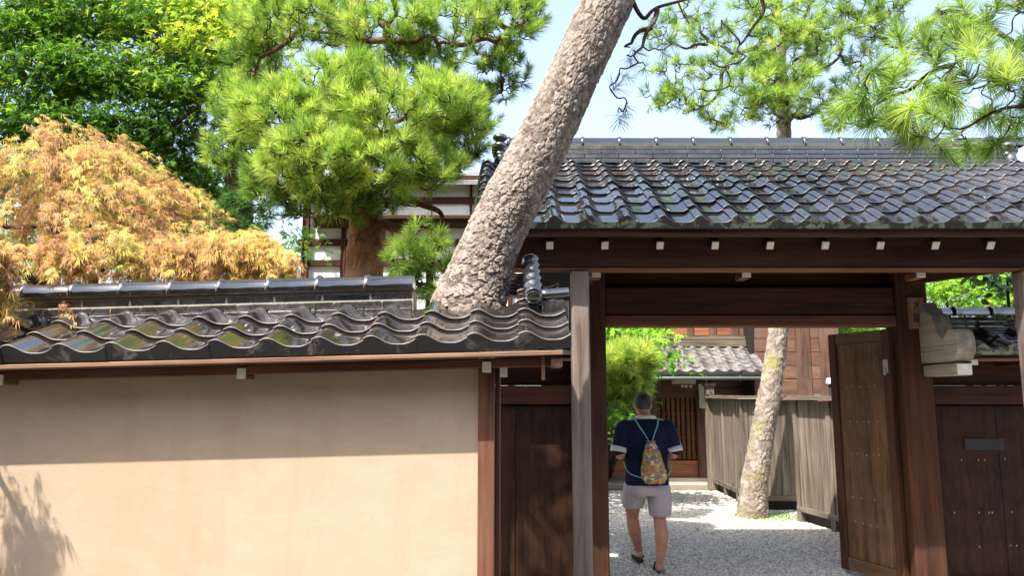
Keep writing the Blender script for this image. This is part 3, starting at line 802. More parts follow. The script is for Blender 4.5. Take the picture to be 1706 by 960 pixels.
boxb('shaft', pg.x - .07, pg.x + .07, pg.y - .2, pg.y - .06, 0, pz.z - .06, W_FENCE, f4); boxb('cap', pg.x - .10, pg.x + .10, pg.y - .23, pg.y - .03, pz.z - .058, pz.z, W_FENCE, f4)

# ================================================================== house at the end of the yard
house = thing('wooden_house', 'brown planked wooden house with lattice entrance at the end of the gravel', 'house', (2.8, 14.5, 0))
def pbox(name, u0, v0, u1, v1, Y, dep, mat, parent, bev=.004):
    a, b = P(u0, v1, Y), P(u1, v0, Y); c = P((u0 + u1) / 2, (v0 + v1) / 2, Y)
    return box(name, (c.x, Y + dep / 2, (P(u0, v0, Y).z + P(u0, v1, Y).z) / 2), (b.x - a.x, dep, P(u0, v0, Y).z - P(u0, v1, Y).z), mat, parent, None, bev)
HY = 14.3
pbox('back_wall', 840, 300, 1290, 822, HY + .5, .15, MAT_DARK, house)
ent = pbox('entrance_frame', 1000, 632, 1180, 655, HY - .02, .12, W_HFRAME, house)
for u in (1006, 1172): pbox('door_post', u - 6, 655, u + 6, 806, HY - .02, .14, W_HFRAME, house)
door2 = pbox('lattice_door', 1012, 655, 1166, 663, HY + .06, .05, W_HFRAME, house)
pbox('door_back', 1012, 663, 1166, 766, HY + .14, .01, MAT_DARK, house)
u = 1016
while u < 1164:
    pbox('lattice_bar', u, 663, u + 2.4, 766, HY + .075, .03, W_LATT, door2, .002); u += 8.1
for v in (688, 728, 762): pbox('lattice_rail', 1012, v, 1166, v + 3, HY + .107, .02, W_LATT, door2, .002)
pbox('stile', 1086, 655, 1094, 800, HY + .055, .05, W_HFRAME, door2)
for (a, b) in ((1014, 1085), (1095, 1165)): pbox('orange_panel', a, 768, b, 796, HY + .08, .03, W_ORANGE, door2)
pbox('sill', 1000, 797, 1186, 806, HY - .05, .2, W_FENCE, house)
pbox('stone_step', 990, 807, 1196, 822, HY - .45, .5, MAT_STONE, house, .02)
pbox('grey_panel', 1120, 627, 1159, 640, HY - .12, .03, MAT_GREY_WALL, house)
pbox('side_wall', 1176, 625, 1290, 815, HY + .1, .1, W_HFRAME, house)
pbox('grey_panel', 1166, 640, 1181, 681, HY - .10, .05, MAT_GREY_WALL, house)
for j in range(5): pbox('wall_plank', 1184, 632 + j * 15, 1290, 646 + j * 15, HY + .06, .03, W_HFRAME, house)
for i, (u, v) in enumerate(((1135, 644), (1141, 644), (1149, 644))):   # white shop-curtain-like paper slips on the lintel
    pbox('paper_slip', u, v - 2, u + 4, v + 2, HY - .03, .006, MAT_WHITE_END, house, .001)
# porch roof with its tiles
pe = P(1100, 622, 13.35); pt = P(1100, 580, 14.25)
sl = (pt - pe); sl.x = 0; SLH = sl.length; sl.normalize()
xl, xr = P(930, 620, 13.35).x, P(1278, 620, 13.35).x
pr = mobj('porch_roof', [(xl, pe.y + .02, pe.z - .02), (xr, pe.y + .02, pe.z - .02), (xr, pt.y, pt.z - .02), (xl, pt.y, pt.z - .02), (xl, pe.y + .02, pe.z - .07), (xr, pe.y + .02, pe.z - .07), (xr, pt.y, pt.z - .07), (xl, pt.y, pt.z - .07)], [(0, 1, 2, 3), (7, 6, 5, 4), (0, 4, 5, 1), (1, 5, 6, 2)], MAT_DARK, house)
nr_ = 6; ex_ = SLH / nr_; ncl = int((xr - xl) / .23)
for r in range(nr_):
    for c in range(ncl):
        obj('eave_tile' if r == 0 else 'roof_tile', T_HOUSE_E if r == 0 else T_HOUSE, pr, jig(basis((1, 0, 0), sl, Vector((xr - (c + 1) * .23, pe.y, pe.z)) + sl * (r * ex_)), .03, .008))
gp = MB(); gp.tube([(xl, pe.y - .04, pe.z - .09), (xr, pe.y - .04, pe.z - .09)], .028, 10); gp.build('gutter', MAT_COPPER, house)
for u in (1122, 1176, 1233): pbox('gutter_hook', u, 626, u + 1.5, 636, 13.33, .02, MAT_COPPER, house)
pbox('flashing_board', 930, 567, 1256, 578, 14.18, .08, W_FENCE, house)
pbox('flashing_board', 930, 560, 1256, 566, 14.22, .06, W_FENCE, house)
# upper wall panels and battens
for i, (a, b) in enumerate(((1000, 1036), (1038, 1072), (1074, 1108), (1110, 1146), (1148, 1183), (1185, 1219), (1221, 1256))):
    for j in range(13):
        pbox('wall_panel', a, 545 - j * 16, b, 559 - j * 16, 14.3, .04, W_ORANGE if i < 6 else W_HOUSE, house)
for u in (1037, 1073, 1109, 1147, 1184, 1220, 1257): pbox('batten', u - 1.5, 338, u + 1.5, 560, 14.27, .05, W_HFRAME, house)
# right block facing the yard
for j in range(16):
    for (a, b) in ((1258, 1333), (1336, 1374)):
        pbox('wall_plank', a, 340 + 22.5 * j, b, 361.5 + 22.5 * j, 13.9, .035 + random.uniform(0, .008), W_HOUSE, house)
pbox('batten', 1332, 340, 1337, 690, 13.87, .05, W_HFRAME, house)
pbox('corner_post', 1373, 340, 1384, 690, 13.86, .14, W_HFRAME, house)
pbox('block_core', 1256, 335, 1374, 700, 13.95, 3.0, MAT_DARK, house)
hr0 = P(1100, 335, 13.7)
mobj('main_roof', [(-1.5, 13.7, hr0.z), (6.4, 13.7, hr0.z), (6.4, 16.8, hr0.z + 1.5), (-1.5, 16.8, hr0.z + 1.5), (-1.5, 13.7, hr0.z - .12), (6.4, 13.7, hr0.z - .12), (6.4, 16.8, hr0.z + 1.38), (-1.5, 16.8, hr0.z + 1.38)], [(0, 1, 2, 3), (7, 6, 5, 4), (0, 4, 5, 1), (1, 5, 6, 2), (3, 7, 4, 0)], MAT_TILE_OLD, house)
lp = thing('wall_lamp', 'small white capped lamp on a dark pipe at the house corner', 'lamp', P(1386, 655, 13.6))
c0 = P(1385, 660, 13.6); c1 = P(1385, 641, 13.6); c2 = P(1384, 630, 13.6)
b_ = MB(); b_.tube([c0 - Vector((0, 0, .8)), c1], .05, 12); b_.build('pipe', MAT_DARK, lp)
b_ = MB(); b_.tube(np.linspace(c1 + Vector((0, 0, .002)), c2, 5), [.085, .09, .09, .08, .06], 14); b_.build('lamp_cap', simple('white_plastic', lin('#dcdcd8'), .4), lp)

# ================================================================== white timber-framed storehouse in the garden
store = thing('storehouse', 'white plastered storehouse with dark timber framing behind the garden pine', 'building', P(650, 700, 11.5))
SY = 11.5
pbox('wall', 500, 296, 905, 770, SY, .2, MAT_WHITE_WALL, store)
for (v0, v1) in ((292, 304), (328, 338), (398, 409), (433, 443), (478, 488)): pbox('beam', 496, v0, 908, v1, SY - .05, .049, W_TIMB, store)
for u in (504, 568, 650, 716, 783, 850): pbox('post', u - 4, 296, u + 4, 770, SY - .06, .058, W_TIMB, store)
pbox('pent_eave', 520, 358, 905, 364, SY - .3, .3, W_TIMB, store); pbox('pent_board', 520, 365, 905, 376, SY - .22, .2, W_DARK, store)
a0, a1 = P(500, 290, SY - .6), P(908, 290, SY - .6)
mobj('roof', [(a0.x - .3, SY - .25, a0.z), (a1.x + .2, SY - .25, a0.z), (a1.x + .2, SY + 1.8, a0.z + .75), (a0.x - .3, SY + 1.8, a0.z + .75), (a0.x - .3, SY - .25, a0.z - .06), (a1.x + .2, SY - .25, a0.z - .06), (a1.x + .2, SY + 1.8, a0.z + .65), (a0.x - .3, SY + 1.8, a0.z + .65)], [(0, 1, 2, 3), (7, 6, 5, 4), (0, 4, 5, 1), (1, 5, 6, 2), (0, 3, 7, 4)], MAT_TILE_OLD, store)
# ================================================================== vegetation helpers
def unit(a): return a / (np.linalg.norm(a, axis=-1, keepdims=True) + 1e-9)
def needle_mesh(T, D, L, k, w, rg, spread=(12, 80), shoot=.07, bend=.12, tint_mu=.55, tint_sd=.18, tuft_tint=None):
    """pine tufts: k needles round every shoot; every needle is a bent strip of two tapering faces"""
    n = len(T); D = unit(D)
    ref = np.where(np.abs(D[:, 2:3]) < .9, np.array([[0, 0, 1.0]]), np.array([[1.0, 0, 0]]))
    A = unit(np.cross(D, ref)); B = np.cross(D, A)
    f = rg.random((n, k)); ph = np.radians(spread[0] + (spread[1] - spread[0]) * (1 - f) ** .8 + rg.normal(0, 7, (n, k)))
    th = rg.uniform(0, 2 * np.pi, (n, k))
    side = np.cos(th)[..., None] * A[:, None] + np.sin(th)[..., None] * B[:, None]
    nd = np.cos(ph)[..., None] * D[:, None] + np.sin(ph)[..., None] * side
    base = T[:, None] + D[:, None] * (f * shoot)[..., None]
    ln = L * rg.uniform(.7, 1.1, (n, k)) * (rg.uniform(.6, 1.2, n)[:, None])
    dn = np.array([0, 0, -1.0]); mid = base + nd * (ln * .55)[..., None]
    tip = base + nd * ln[..., None] + dn * (bend * ln * np.sin(ph))[..., None]
    wv = unit(np.cross(nd, rg.normal(0, 1, (n, k, 3)))) * w
    V = np.stack([base - wv * .8, base + wv * .8, mid + wv * .8, mid - wv * .8, tip], 2).reshape(-1, 3)
    m = n * k; o = 5 * np.arange(m)[:, None]
    F = np.concatenate([o + np.array([[0, 1, 2]]), o + np.array([[0, 2, 3]]), o + np.array([[3, 2, 4]])], 0)
    tt = (rg.normal(tint_mu, tint_sd, n) if tuft_tint is None else tuft_tint)[:, None] + rg.normal(0, .08, (n, k))
    tt = np.clip(tt, .08, 1); tt[rg.random((n, k)) < .03] = 0
    return V, F, np.repeat(tt.ravel(), 5)
def leaf_mesh(C, axis, nrm, size, lobes, lw, rg, arc=105, droop=.25, tint=None):
    """palmate leaves: every lobe a tapering blade"""
    n = len(C); axis = unit(axis); nrm = unit(nrm - axis * (nrm * axis).sum(-1, keepdims=True)); lat = np.cross(nrm, axis)
    ang = np.radians(np.linspace(-arc, arc, lobes))[None] + rg.normal(0, .12, (n, lobes))
    ln = size[:, None] * (1 - .45 * np.abs(np.linspace(-1, 1, lobes))[None] ** 1.5) * rg.uniform(.8, 1.15, (n, lobes))
    d = np.cos(ang)[..., None] * axis[:, None] + np.sin(ang)[..., None] * lat[:, None]
    p = -np.sin(ang)[..., None] * axis[:, None] + np.cos(ang)[..., None] * lat[:, None]
    wv = p * (ln * lw)[..., None]; c = C[:, None]
    mid = c + d * (ln * .45)[..., None]
    tip = c + d * ln[..., None] - np.array([0, 0, 1.0]) * (ln * droop)[..., None] * rg.uniform(.3, 1.3, (n, lobes))[..., None]
    V = np.stack([np.broadcast_to(c, d.shape), mid + wv, tip, mid - wv], 2).reshape(-1, 3)
    o = 4 * np.arange(n * lobes)[:, None]; F = o + np.array([[0, 1, 2, 3]])
    return V, F, np.repeat(np.repeat(tint, lobes), 4)
def simple_leaves(C, axis, nrm, size, wid, tint):
    n = len(C); axis = unit(axis); nrm = unit(nrm - axis * (nrm * axis).sum(-1, keepdims=True)); lat = np.cross(nrm, axis)
    s = size[:, None]
    V = np.stack([C, C + axis * s * .35 + lat * s * wid + nrm * s * .06, C + axis * s * .75 + lat * s * wid * .75, C + axis * s - nrm * s * .1, C + axis * s * .75 - lat * s * wid * .75, C + axis * s * .35 - lat * s * wid + nrm * s * .06], 1).reshape(-1, 3)
    F = 6 * np.arange(n)[:, None] + np.array([[0, 1, 2, 3, 4, 5]])
    return V, F, np.repeat(tint, 6)
def cat_mesh(parts):
    V = []; F = []; T = []; n = 0
    for (v, f, t) in parts: V.append(v); F.append(f + n); T.append(t); n += len(v)
    return np.concatenate(V), np.concatenate(F), np.concatenate(T)
def bark_trunk(name, pts, rad, mat, parent, seg=72, nlen=220, cell=.05, depth=.012, rg=None, flare=0):
    rg = rg or rng; c = spline(pts, nlen); r = np.interp(np.linspace(0, 1, nlen), np.linspace(0, 1, len(rad)), rad)
    T, N, B = frames(c); t = np.concatenate([[0], np.cumsum(np.linalg.norm(np.diff(c, axis=0), axis=1))])
    th = np.arange(seg) * 2 * np.pi / seg; rm = r.mean(); circ = 2 * np.pi * rm
    S, TT = np.meshgrid(th * rm, t); S = S.ravel(); TT = TT.ravel()
    def vor(S, TT, cs, ct, seed):             # jittered-grid Voronoi on the unrolled trunk, periodic round it
        ns = max(3, int(round(circ / cs))); cs = circ / ns; nt_ = int(t[-1] / ct) + 3; rr_ = np.random.default_rng(seed)
        J = rr_.random((ns, nt_, 3)); gi = np.floor(S / cs).astype(int); gj = np.floor(TT / ct).astype(int)
        best = np.full(len(S), 9e9); sec = best.copy(); own = np.zeros(len(S)); tilt = np.zeros(len(S))
        for di in (-1, 0, 1):
            for dj in (-1, 0, 1):
                I = gi + di; Jj = np.clip(gj + dj, 0, nt_ - 1); j = J[I % ns, Jj]
                dx = S / cs - (I + .1 + .8 * j[:, 0]); dy = TT / ct - (Jj + .1 + .8 * j[:, 1]); d_ = np.sqrt(dx * dx + dy * dy)
                nb = d_ < best; sec = np.where(nb, best, np.minimum(sec, d_)); own = np.where(nb, j[:, 2], own); tilt = np.where(nb, dy, tilt); best = np.where(nb, d_, best)
        return best, sec, own, tilt
    Sw = S + .22 * cell * np.sin(TT * 2.1 / cell + 1.3 * np.sin(S * 1.7 / cell)); Tw = TT + .25 * cell * np.sin(S * 2.3 / cell + .8 * np.sin(TT * 1.1 / cell))
    f1, f2, own, tl_ = vor(Sw, Tw, cell, cell * 1.9, 5); e = np.clip((f2 - f1) / .15, 0, 1); e = e * e * (3 - 2 * e)
    g1, g2, ow2, tl2 = vor(Sw + .3 * cell * np.sin(TT * 7 / cell), Tw, cell * .36, cell * .5, 6)
    disp = depth * 1.5 * (e - .8) * (.35 + .65 * own) + depth * .6 * (own - .5) * e + depth * .7 * (ow2 - .5) * e - depth * .3 * tl2 * e - depth * .35 * tl_ * e; tint = .05 + .5 * own + .45 * ow2
    disp = disp.reshape(nlen, seg)
    lump = np.array([[mnoise.noise(Vector((c[i][0] * 3 + N[i][0], c[i][1] * 3, c[i][2] * 3)) + Vector((math.cos(a), math.sin(a), 0)) * .8) for a in th[::4]] for i in range(nlen)])
    lump = np.repeat(lump, 4, axis=1)[:, :seg]
    k = 9; lump = sum(np.roll(lump, j - k // 2, axis=1) for j in range(k)) / k
    rr = r[:, None] * (1 + .025 * lump) + disp
    V = c[:, None] + rr[..., None] * (np.cos(th)[None, :, None] * N[:, None] + np.sin(th)[None, :, None] * B[:, None])
    i, j = np.meshgrid(np.arange(nlen - 1), np.arange(seg), indexing='ij'); j2 = (j + 1) % seg
    F = np.stack([i * seg + j, i * seg + j2, (i + 1) * seg + j2, (i + 1) * seg + j], -1).reshape(-1, 4)
    return mobj(name, V.reshape(-1, 3), F, mat, parent, True, tint=tint)
class LB:
    def __init__(s): s.p = []; s.n = 0
    def tube(s, pts, rad, seg=8, caps=True): s.p.append(tube(pts, rad, seg, caps)); s.n += 1
    def build(s, name, mat, parent=None, smooth=True, M=None):
        for (V, F) in s.p: mobj(name, V, F, mat, parent, smooth, M)
def stuff(o): o['kind'] = 'stuff'; return o
def limb(mb, pts, r0, r1, seg=7, n=14, wob=.0, rg=None):
    c = spline(pts, n)
    if wob:
        ph = (rg or rng).uniform(0, 6, 3); s = np.linspace(0, 1, n)[:, None]
        c = c + wob * np.sin(s * np.array([[9, 11, 8]]) + ph) * np.sin(s * np.pi)
    mb.tube(c, np.linspace(r0, r1, n), seg); return c
def twigs(nodes, T, D, rg, r=.006, back=.05, maxd=.9):
    """link every shoot to the nearest wood: returns one joined list of thin bent limbs"""
    mb = MB(); nodes = np.array(nodes)
    d0 = np.sqrt(((T[:, None] - nodes[None]) ** 2).sum(-1)).min(1) if len(T) * len(nodes) < 4e6 else np.zeros(len(T))
    for i in np.argsort(d0):
        e = T[i] - D[i] * .01; dd = ((nodes - e) ** 2).sum(1) + .15 * np.maximum(0, nodes[:, 2] - e[2]); j = dd.argmin(); s = nodes[j]
        L = np.linalg.norm(e - s)
        if L < .01: continue
        m1 = s * .6 + e * .4 + rg.normal(0, .07 * L, 3) + np.array([0, 0, -.10 * L]); m2 = e - unit(D[i] * .7 + unit(e - s)) * min(.3 * L, .12)
        c = spline([s, m1, m2, e], 10); mb.tube(c, np.linspace(r * (1 + min(L, 1.2) * .9), r * .7, 10), 5, False)
        nodes = np.concatenate([nodes, c[2:9]])
    return mb
def pad(u, v, Y, ru, rv, n, rg, up=.65, depth=.8, shell=.5):
    p = ppm(Y); c = np.array(P(u, v, Y)); rx, rz = ru / p, rv / p; ry = depth * (rx + rz) / 2
    q = unit(rg.normal(0, 1, (n, 3))) * (rg.random((n, 1)) ** (1 / 3) * (1 - shell) + shell)
    pos = c + q * np.array([rx, ry, rz]) * (1 + .22 * np.sin(q[:, :1] * 5 + u) * np.cos(q[:, 2:] * 4 + v)) + rg.normal(0, .06 * rx, (n, 3)); D = unit(q * .7 + np.array([-.08, -.28, up]) + rg.normal(0, .28, (n, 3)))
    return pos, D, c
def blob_leaves(pads, size, kind, rg, lobes=5, lw=.16, tint=(.5, .2), flat=.6, clump=26):
    """leaves in small sprays inside pads (x, z in photo space at distance Y)"""
    parts = []; cents = []
    for (u, v, Y, ru, rv, n, tm) in pads:
        ns = max(1, n // clump); pos, D, c = pad(u, v, Y, ru, rv, ns, rg, .1, .9, .15); cents.append(c)
        spr = size * 2.6
        C = (pos[:, None] + rg.normal(0, 1, (ns, clump, 3)) * np.array([spr, spr, spr * .32])).reshape(-1, 3)
        m = len(C); ax = rg.normal(0, 1, (m, 3)); ax[:, 2] = ax[:, 2] * .4 - .25
        nr = rg.normal(0, 1, (m, 3)) * .45 + np.array([-.2, -.35, 1.0]) * flat
        tt = np.clip(np.repeat(rg.normal(tm, tint[1] * .7, ns), clump) + rg.normal(0, tint[1] * .6, m), 0, 1)
        sz = size * rg.uniform(.7, 1.2, m)
        parts.append(leaf_mesh(C, ax, nr, sz, lobes, lw, rg, tint=tt) if kind == 'palm' else simple_leaves(C, ax, nr, sz, lw, tt))
    V, F, T = cat_mesh(parts); return V, F, T, cents
def grow(name, label, base, cat='tree', group=None):
    return thing(name, label, cat, base, group)

# ================================================================== the leaning pine in the wall
rg1 = np.random.default_rng(11)
TY = 4.74
lp_ = grow('pine_tree', 'thick grey pine trunk leaning right through the gap in the wall coping', (-.8, TY, 0))
edge = [(770, 552, 70), (781, 512, 64), (797, 463, 55), (817, 408, 50), (843, 354, 50), (870, 300, 49), (921, 200, 47), (967, 100, 46), (1013, 0, 47)]
pts = [(-.95, TY + .05, -.1), (-.85, TY + .03, .7), (-.62, TY, 1.5)] + [tuple(P(u, v, TY + .0004 * (548 - v))) for (u, v, w) in edge]
rad = [.34, .28, .26] + [w / ppm(TY) * .985 for (u, v, w) in edge]
topc = np.array(pts[-1]); dirt = unit(np.array(pts[-1]) - np.array(pts[-3]))
for k in range(1, 5): pts.append(tuple(topc + dirt * .55 * k + np.array([0, 0, .06 * k * k]))); rad.append(rad[-1] * .88)
# resample radii evenly with the points
bark_trunk('trunk', pts, rad, MAT_BARK, lp_, 240, 800, .038, .0095, rg1)
mb = LB(); nodes = []
hang = [[(1068, -30, 4.9), (1052, -5, 4.95), (1076, 30, 5.0), (1095, 15, 5.05), (1140, -2, 5.1), (1175, -20, 5.1)], [(1095, 15, 5.05), (1085, 45, 5.0), (1072, 70, 5.0), (1055, 92, 5.0)], [(1085, 45, 5.0), (1060, 60, 4.98), (1040, 78, 4.98)], [(1310, -60, 5.3), (1268, -20, 5.4), (1270, 20, 5.4), (1250, 55, 5.4), (1232, 75, 5.4)]]
for h in hang:
    nodes += list(limb(mb, [tuple(P(*q)) for q in h], .020, .007, 7, 28, .015, rg1))
tl = np.array(pts[-2]); crown = [((1.5, 4.7, 5.3), .6), ((2.3, 4.6, 5.4), .6), ((1.1, 4.9, 5.9), .6), ((2.0, 4.3, 6.1), .6), ((2.9, 4.5, 5.7), .6), ((1.5, 4.2, 6.6), .6), ((-2.0, 4.5, 5.3), .55), ((-1.5, 4.7, 5.0), .45), ((-2.5, 4.6, 5.6), .5), ((-1.2, 4.9, 5.6), .5), ((-.9, 5.2, 5.2), .4)]  # crown out of view; left clumps added to shade the left wing
T_, D_ = [], []
for (c, r) in crown:
    nodes += list(limb(mb, [tuple(tl), tuple((tl + np.array(c)) / 2 + np.array([0, 0, -.15])), c], .07, .02, 7, 12, .05, rg1))
    q = unit(rg1.normal(0, 1, (42, 3))) * (rg1.random((42, 1)) ** .4); T_.append(np.array(c) + q * np.array([r, r, r * .45])); D_.append(unit(q * .5 + np.array([0, 0, .8])))
for (u, v, Y) in ((1045, 95, 5.0), (1035, 125, 4.95), (1052, 80, 5.0), (1118, 70, 5.0), (1020, 150, 5.0), (1045, 175, 5.0), (1030, 190, 4.95), (1100, 85, 5.05), (1075, 110, 5.0), (1150, 40, 5.1), (1190, 55, 5.2), (1205, 35, 5.2), (1180, 100, 5.3), (1210, 120, 5.3), (1225, 85, 5.4), (1245, 95, 5.4), (1260, 60, 5.4), (1160, 150, 5.3), (1195, 150, 5.3), (1225, 145, 5.3)):
    T_.append(np.array([P(u, v, Y)])); D_.append(unit(np.array([[rg1.normal(0, .5), rg1.normal(-.2, .3), rg1.normal(-.35, .5)]])))
T_ = np.concatenate(T_); D_ = np.concatenate(D_)
mb.build('limb', MAT_TWIG, lp_, True)
stuff(twigs(nodes, T_, D_, rg1, .006).build('twig', MAT_TWIG, lp_, True))
V, F, t = needle_mesh(T_, D_, .13, 46, .0016, rg1, (15, 85), .06, .1, .35, .15)
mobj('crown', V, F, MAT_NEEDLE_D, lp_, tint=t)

# ================================================================== the bright garden pine behind the wall
def pine(name, label, base, trunk_pts, trunk_r, pads, L, k, w, mat, bark, seed, tmu=.55, up=.65, cell=.05, trunk_seg=48, nl=120, twr=.007, limbr=.045, extra_limbs=(), spread=(12, 80), dens=1.3):
    rg = np.random.default_rng(seed); o = grow(name, label, base)
    if trunk_pts:
        bark_trunk('trunk', trunk_pts, trunk_r, bark, o, trunk_seg, nl, cell, .011, rg); tp = spline(trunk_pts, 40)
    mb = LB(); nodes = list(tp) if trunk_pts else []
    for e in extra_limbs: nodes += list(limb(mb, [tuple(P(*q)) for q in e], limbr * 1.1, limbr * .35, 8, 20, .03, rg))
    T_, D_, tt = [], [], []
    for (u, v, Y, ru, rv, n, tm) in pads:
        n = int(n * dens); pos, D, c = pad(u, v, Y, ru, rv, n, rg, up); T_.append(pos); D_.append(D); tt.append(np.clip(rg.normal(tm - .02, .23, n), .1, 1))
        nd = np.array(nodes); dist = ((nd - c) ** 2).sum(1) + .6 * np.maximum(0, nd[:, 2] - c[2]) ** 2; s = nd[dist.argmin()]
        m = (s + c) / 2 + np.array([rg.normal(0, .06), rg.normal(0, .06), rg.normal(-.05, .06)])
        Ld = np.linalg.norm(c - s); rl = min(limbr, .016 + .02 * Ld)
        nodes += list(limb(mb, [tuple(s), tuple(m), tuple(c - np.array([0, 0, rv / ppm(Y) * .35]))], rl, rl * .4, 7, 12, .04, rg))
    T_ = np.concatenate(T_); D_ = np.concatenate(D_); tt = np.concatenate(tt)
    if mb.n: mb.build('limb', MAT_TWIG if bark is not MAT_BARK_R else MAT_BARK_R, o, True)
    stuff(twigs(nodes, T_, D_, rg, twr).build('twig', MAT_TWIG, o, True))
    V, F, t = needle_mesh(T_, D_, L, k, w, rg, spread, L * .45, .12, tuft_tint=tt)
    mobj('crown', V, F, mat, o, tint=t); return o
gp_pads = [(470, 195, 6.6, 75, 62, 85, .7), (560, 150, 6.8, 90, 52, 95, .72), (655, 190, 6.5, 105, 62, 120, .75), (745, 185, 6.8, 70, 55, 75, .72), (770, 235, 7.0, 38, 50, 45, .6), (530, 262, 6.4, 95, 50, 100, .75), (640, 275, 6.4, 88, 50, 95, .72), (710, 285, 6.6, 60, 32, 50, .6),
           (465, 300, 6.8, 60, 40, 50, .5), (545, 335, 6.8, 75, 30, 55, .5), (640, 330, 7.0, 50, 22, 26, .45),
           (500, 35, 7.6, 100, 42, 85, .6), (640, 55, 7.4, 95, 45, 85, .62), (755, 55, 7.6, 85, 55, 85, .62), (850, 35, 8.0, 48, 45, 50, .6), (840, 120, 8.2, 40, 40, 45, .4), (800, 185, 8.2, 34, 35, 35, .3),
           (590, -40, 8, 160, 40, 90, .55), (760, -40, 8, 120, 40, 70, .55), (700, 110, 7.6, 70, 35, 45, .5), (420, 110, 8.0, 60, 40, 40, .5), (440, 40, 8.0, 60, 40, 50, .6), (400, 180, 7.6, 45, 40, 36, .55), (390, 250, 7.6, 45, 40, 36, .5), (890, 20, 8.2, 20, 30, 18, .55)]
tb = P(607, 455, 7.3)
pine('pine_tree', 'bright green garden pine with reddish trunk behind the tiled coping', (tb.x, 7.3, 0),
     [(tb.x - .05, 7.3, -.1), (tb.x - .02, 7.3, 1.2), tuple(P(607, 455, 7.3)), tuple(P(612, 380, 7.3)), tuple(P(596, 300, 7.35)), tuple(P(578, 200, 7.45)), tuple(P(592, 100, 7.55)), tuple(P(594, 10, 7.6)), tuple(P(600, -60, 7.7)), tuple(P(610, -160, 7.8))],
     [.24, .22, .185, .175, .14, .115, .11, .10, .085, .05], gp_pads, .135, 60, .0025, MAT_NEEDLE, MAT_BARK_R, 21, .65, .7,
     extra_limbs=[[(640, 372, 7.2), (668, 385, 6.9), (690, 405, 6.7), (735, 418, 6.6)], [(590, 290, 7.3), (640, 300, 7.2), (690, 330, 7.1), (728, 350, 7.0), (738, 378, 7.0)], [(594, 60, 7.5), (640, 72, 7.4), (690, 62, 7.3), (720, 60, 7.3)], [(585, 300, 7.3), (548, 282, 7.2), (500, 275, 7.0)], [(640, 72, 7.4), (645, 40, 7.3), (660, 20, 7.3)]], spread=(8, 66), dens=2.0)
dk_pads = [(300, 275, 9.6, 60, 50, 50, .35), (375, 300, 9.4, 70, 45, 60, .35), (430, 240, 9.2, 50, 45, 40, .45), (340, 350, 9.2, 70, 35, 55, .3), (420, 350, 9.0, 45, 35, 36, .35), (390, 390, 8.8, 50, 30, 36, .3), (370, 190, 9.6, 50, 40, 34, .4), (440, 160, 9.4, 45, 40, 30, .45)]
tb = P(395, 460, 9.3)
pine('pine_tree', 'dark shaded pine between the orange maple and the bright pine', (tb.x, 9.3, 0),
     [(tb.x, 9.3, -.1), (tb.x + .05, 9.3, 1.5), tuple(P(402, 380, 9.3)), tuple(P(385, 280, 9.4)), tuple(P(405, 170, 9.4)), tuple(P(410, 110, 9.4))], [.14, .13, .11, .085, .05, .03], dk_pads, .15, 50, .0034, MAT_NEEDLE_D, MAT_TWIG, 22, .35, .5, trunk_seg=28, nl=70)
sm_pads = [(705, 405, 6.1, 38, 25, 26, .6), (735, 440, 6.0, 32, 22, 18, .55), (680, 440, 6.0, 32, 22, 18, .5), (720, 470, 6.0, 45, 18, 20, .4)]
tb = P(712, 520, 6.05)
pine('pine_sapling', 'small green pine sapling just left of the leaning trunk', (tb.x, 6.05, 0), [(tb.x, 6.05, -.05), (tb.x + .02, 6.05, 1.2), tuple(P(716, 480, 6.05)), tuple(P(708, 415, 6.05))], [.04, .035, .03, .014], sm_pads, .12, 56, .0026, MAT_NEEDLE, MAT_TWIG, 23, .5, .6, trunk_seg=16, nl=40, limbr=.018)

# ================================================================== pine in the yard, crown above the gate roof
tb = G(1253, 862)
yp_pads = [(1150, 165, 9.6, 50, 24, 34, .5), (1215, 110, 9.8, 58, 26, 40, .55), (1320, 95, 9.9, 75, 28, 55, .6), (1400, 45, 10, 70, 30, 50, .55), (1290, 185, 9.5, 48, 18, 26, .6), (1205, 200, 9.6, 42, 12, 18, .55), (1365, 170, 10, 42, 22, 24, .5), (1250, 25, 10.2, 50, 20, 26, .5), (1180, 60, 10, 40, 24, 22, .5), (1440, 100, 10, 30, 22, 16, .35), (1330, 30, 10.2, 45, 26, 28, .55), (1270, 140, 9.4, 60, 22, 34, .6), (1125, 120, 9.6, 30, 20, 14, .5), (1430, 10, 10, 40, 20, 20, .5), (1400, 200, 9.9, 30, 14, 12, .5), (1305, 60, 9.5, 50, 22, 34, .6), (1310, 130, 9.4, 50, 20, 34, .55), (1300, 165, 9.3, 46, 14, 26, .55), (1360, 60, 9.6, 50, 24, 30, .6), (1300, 0, 9.6, 60, 20, 30, .55), (1365, -20, 10, 90, 24, 40, .5), (1470, 50, 10, 30, 24, 18, .4), (1110, 60, 10, 34, 22, 16, .5), (1150, 20, 10.2, 40, 20, 20, .5), (1095, 165, 9.8, 26, 16, 10, .45), (1480, 10, 10.2, 40, 18, 20, .45), (1420, 150, 10, 36, 22, 18, .45), (1240, 175, 9.6, 40, 16, 20, .55)]
Yb = tb.y
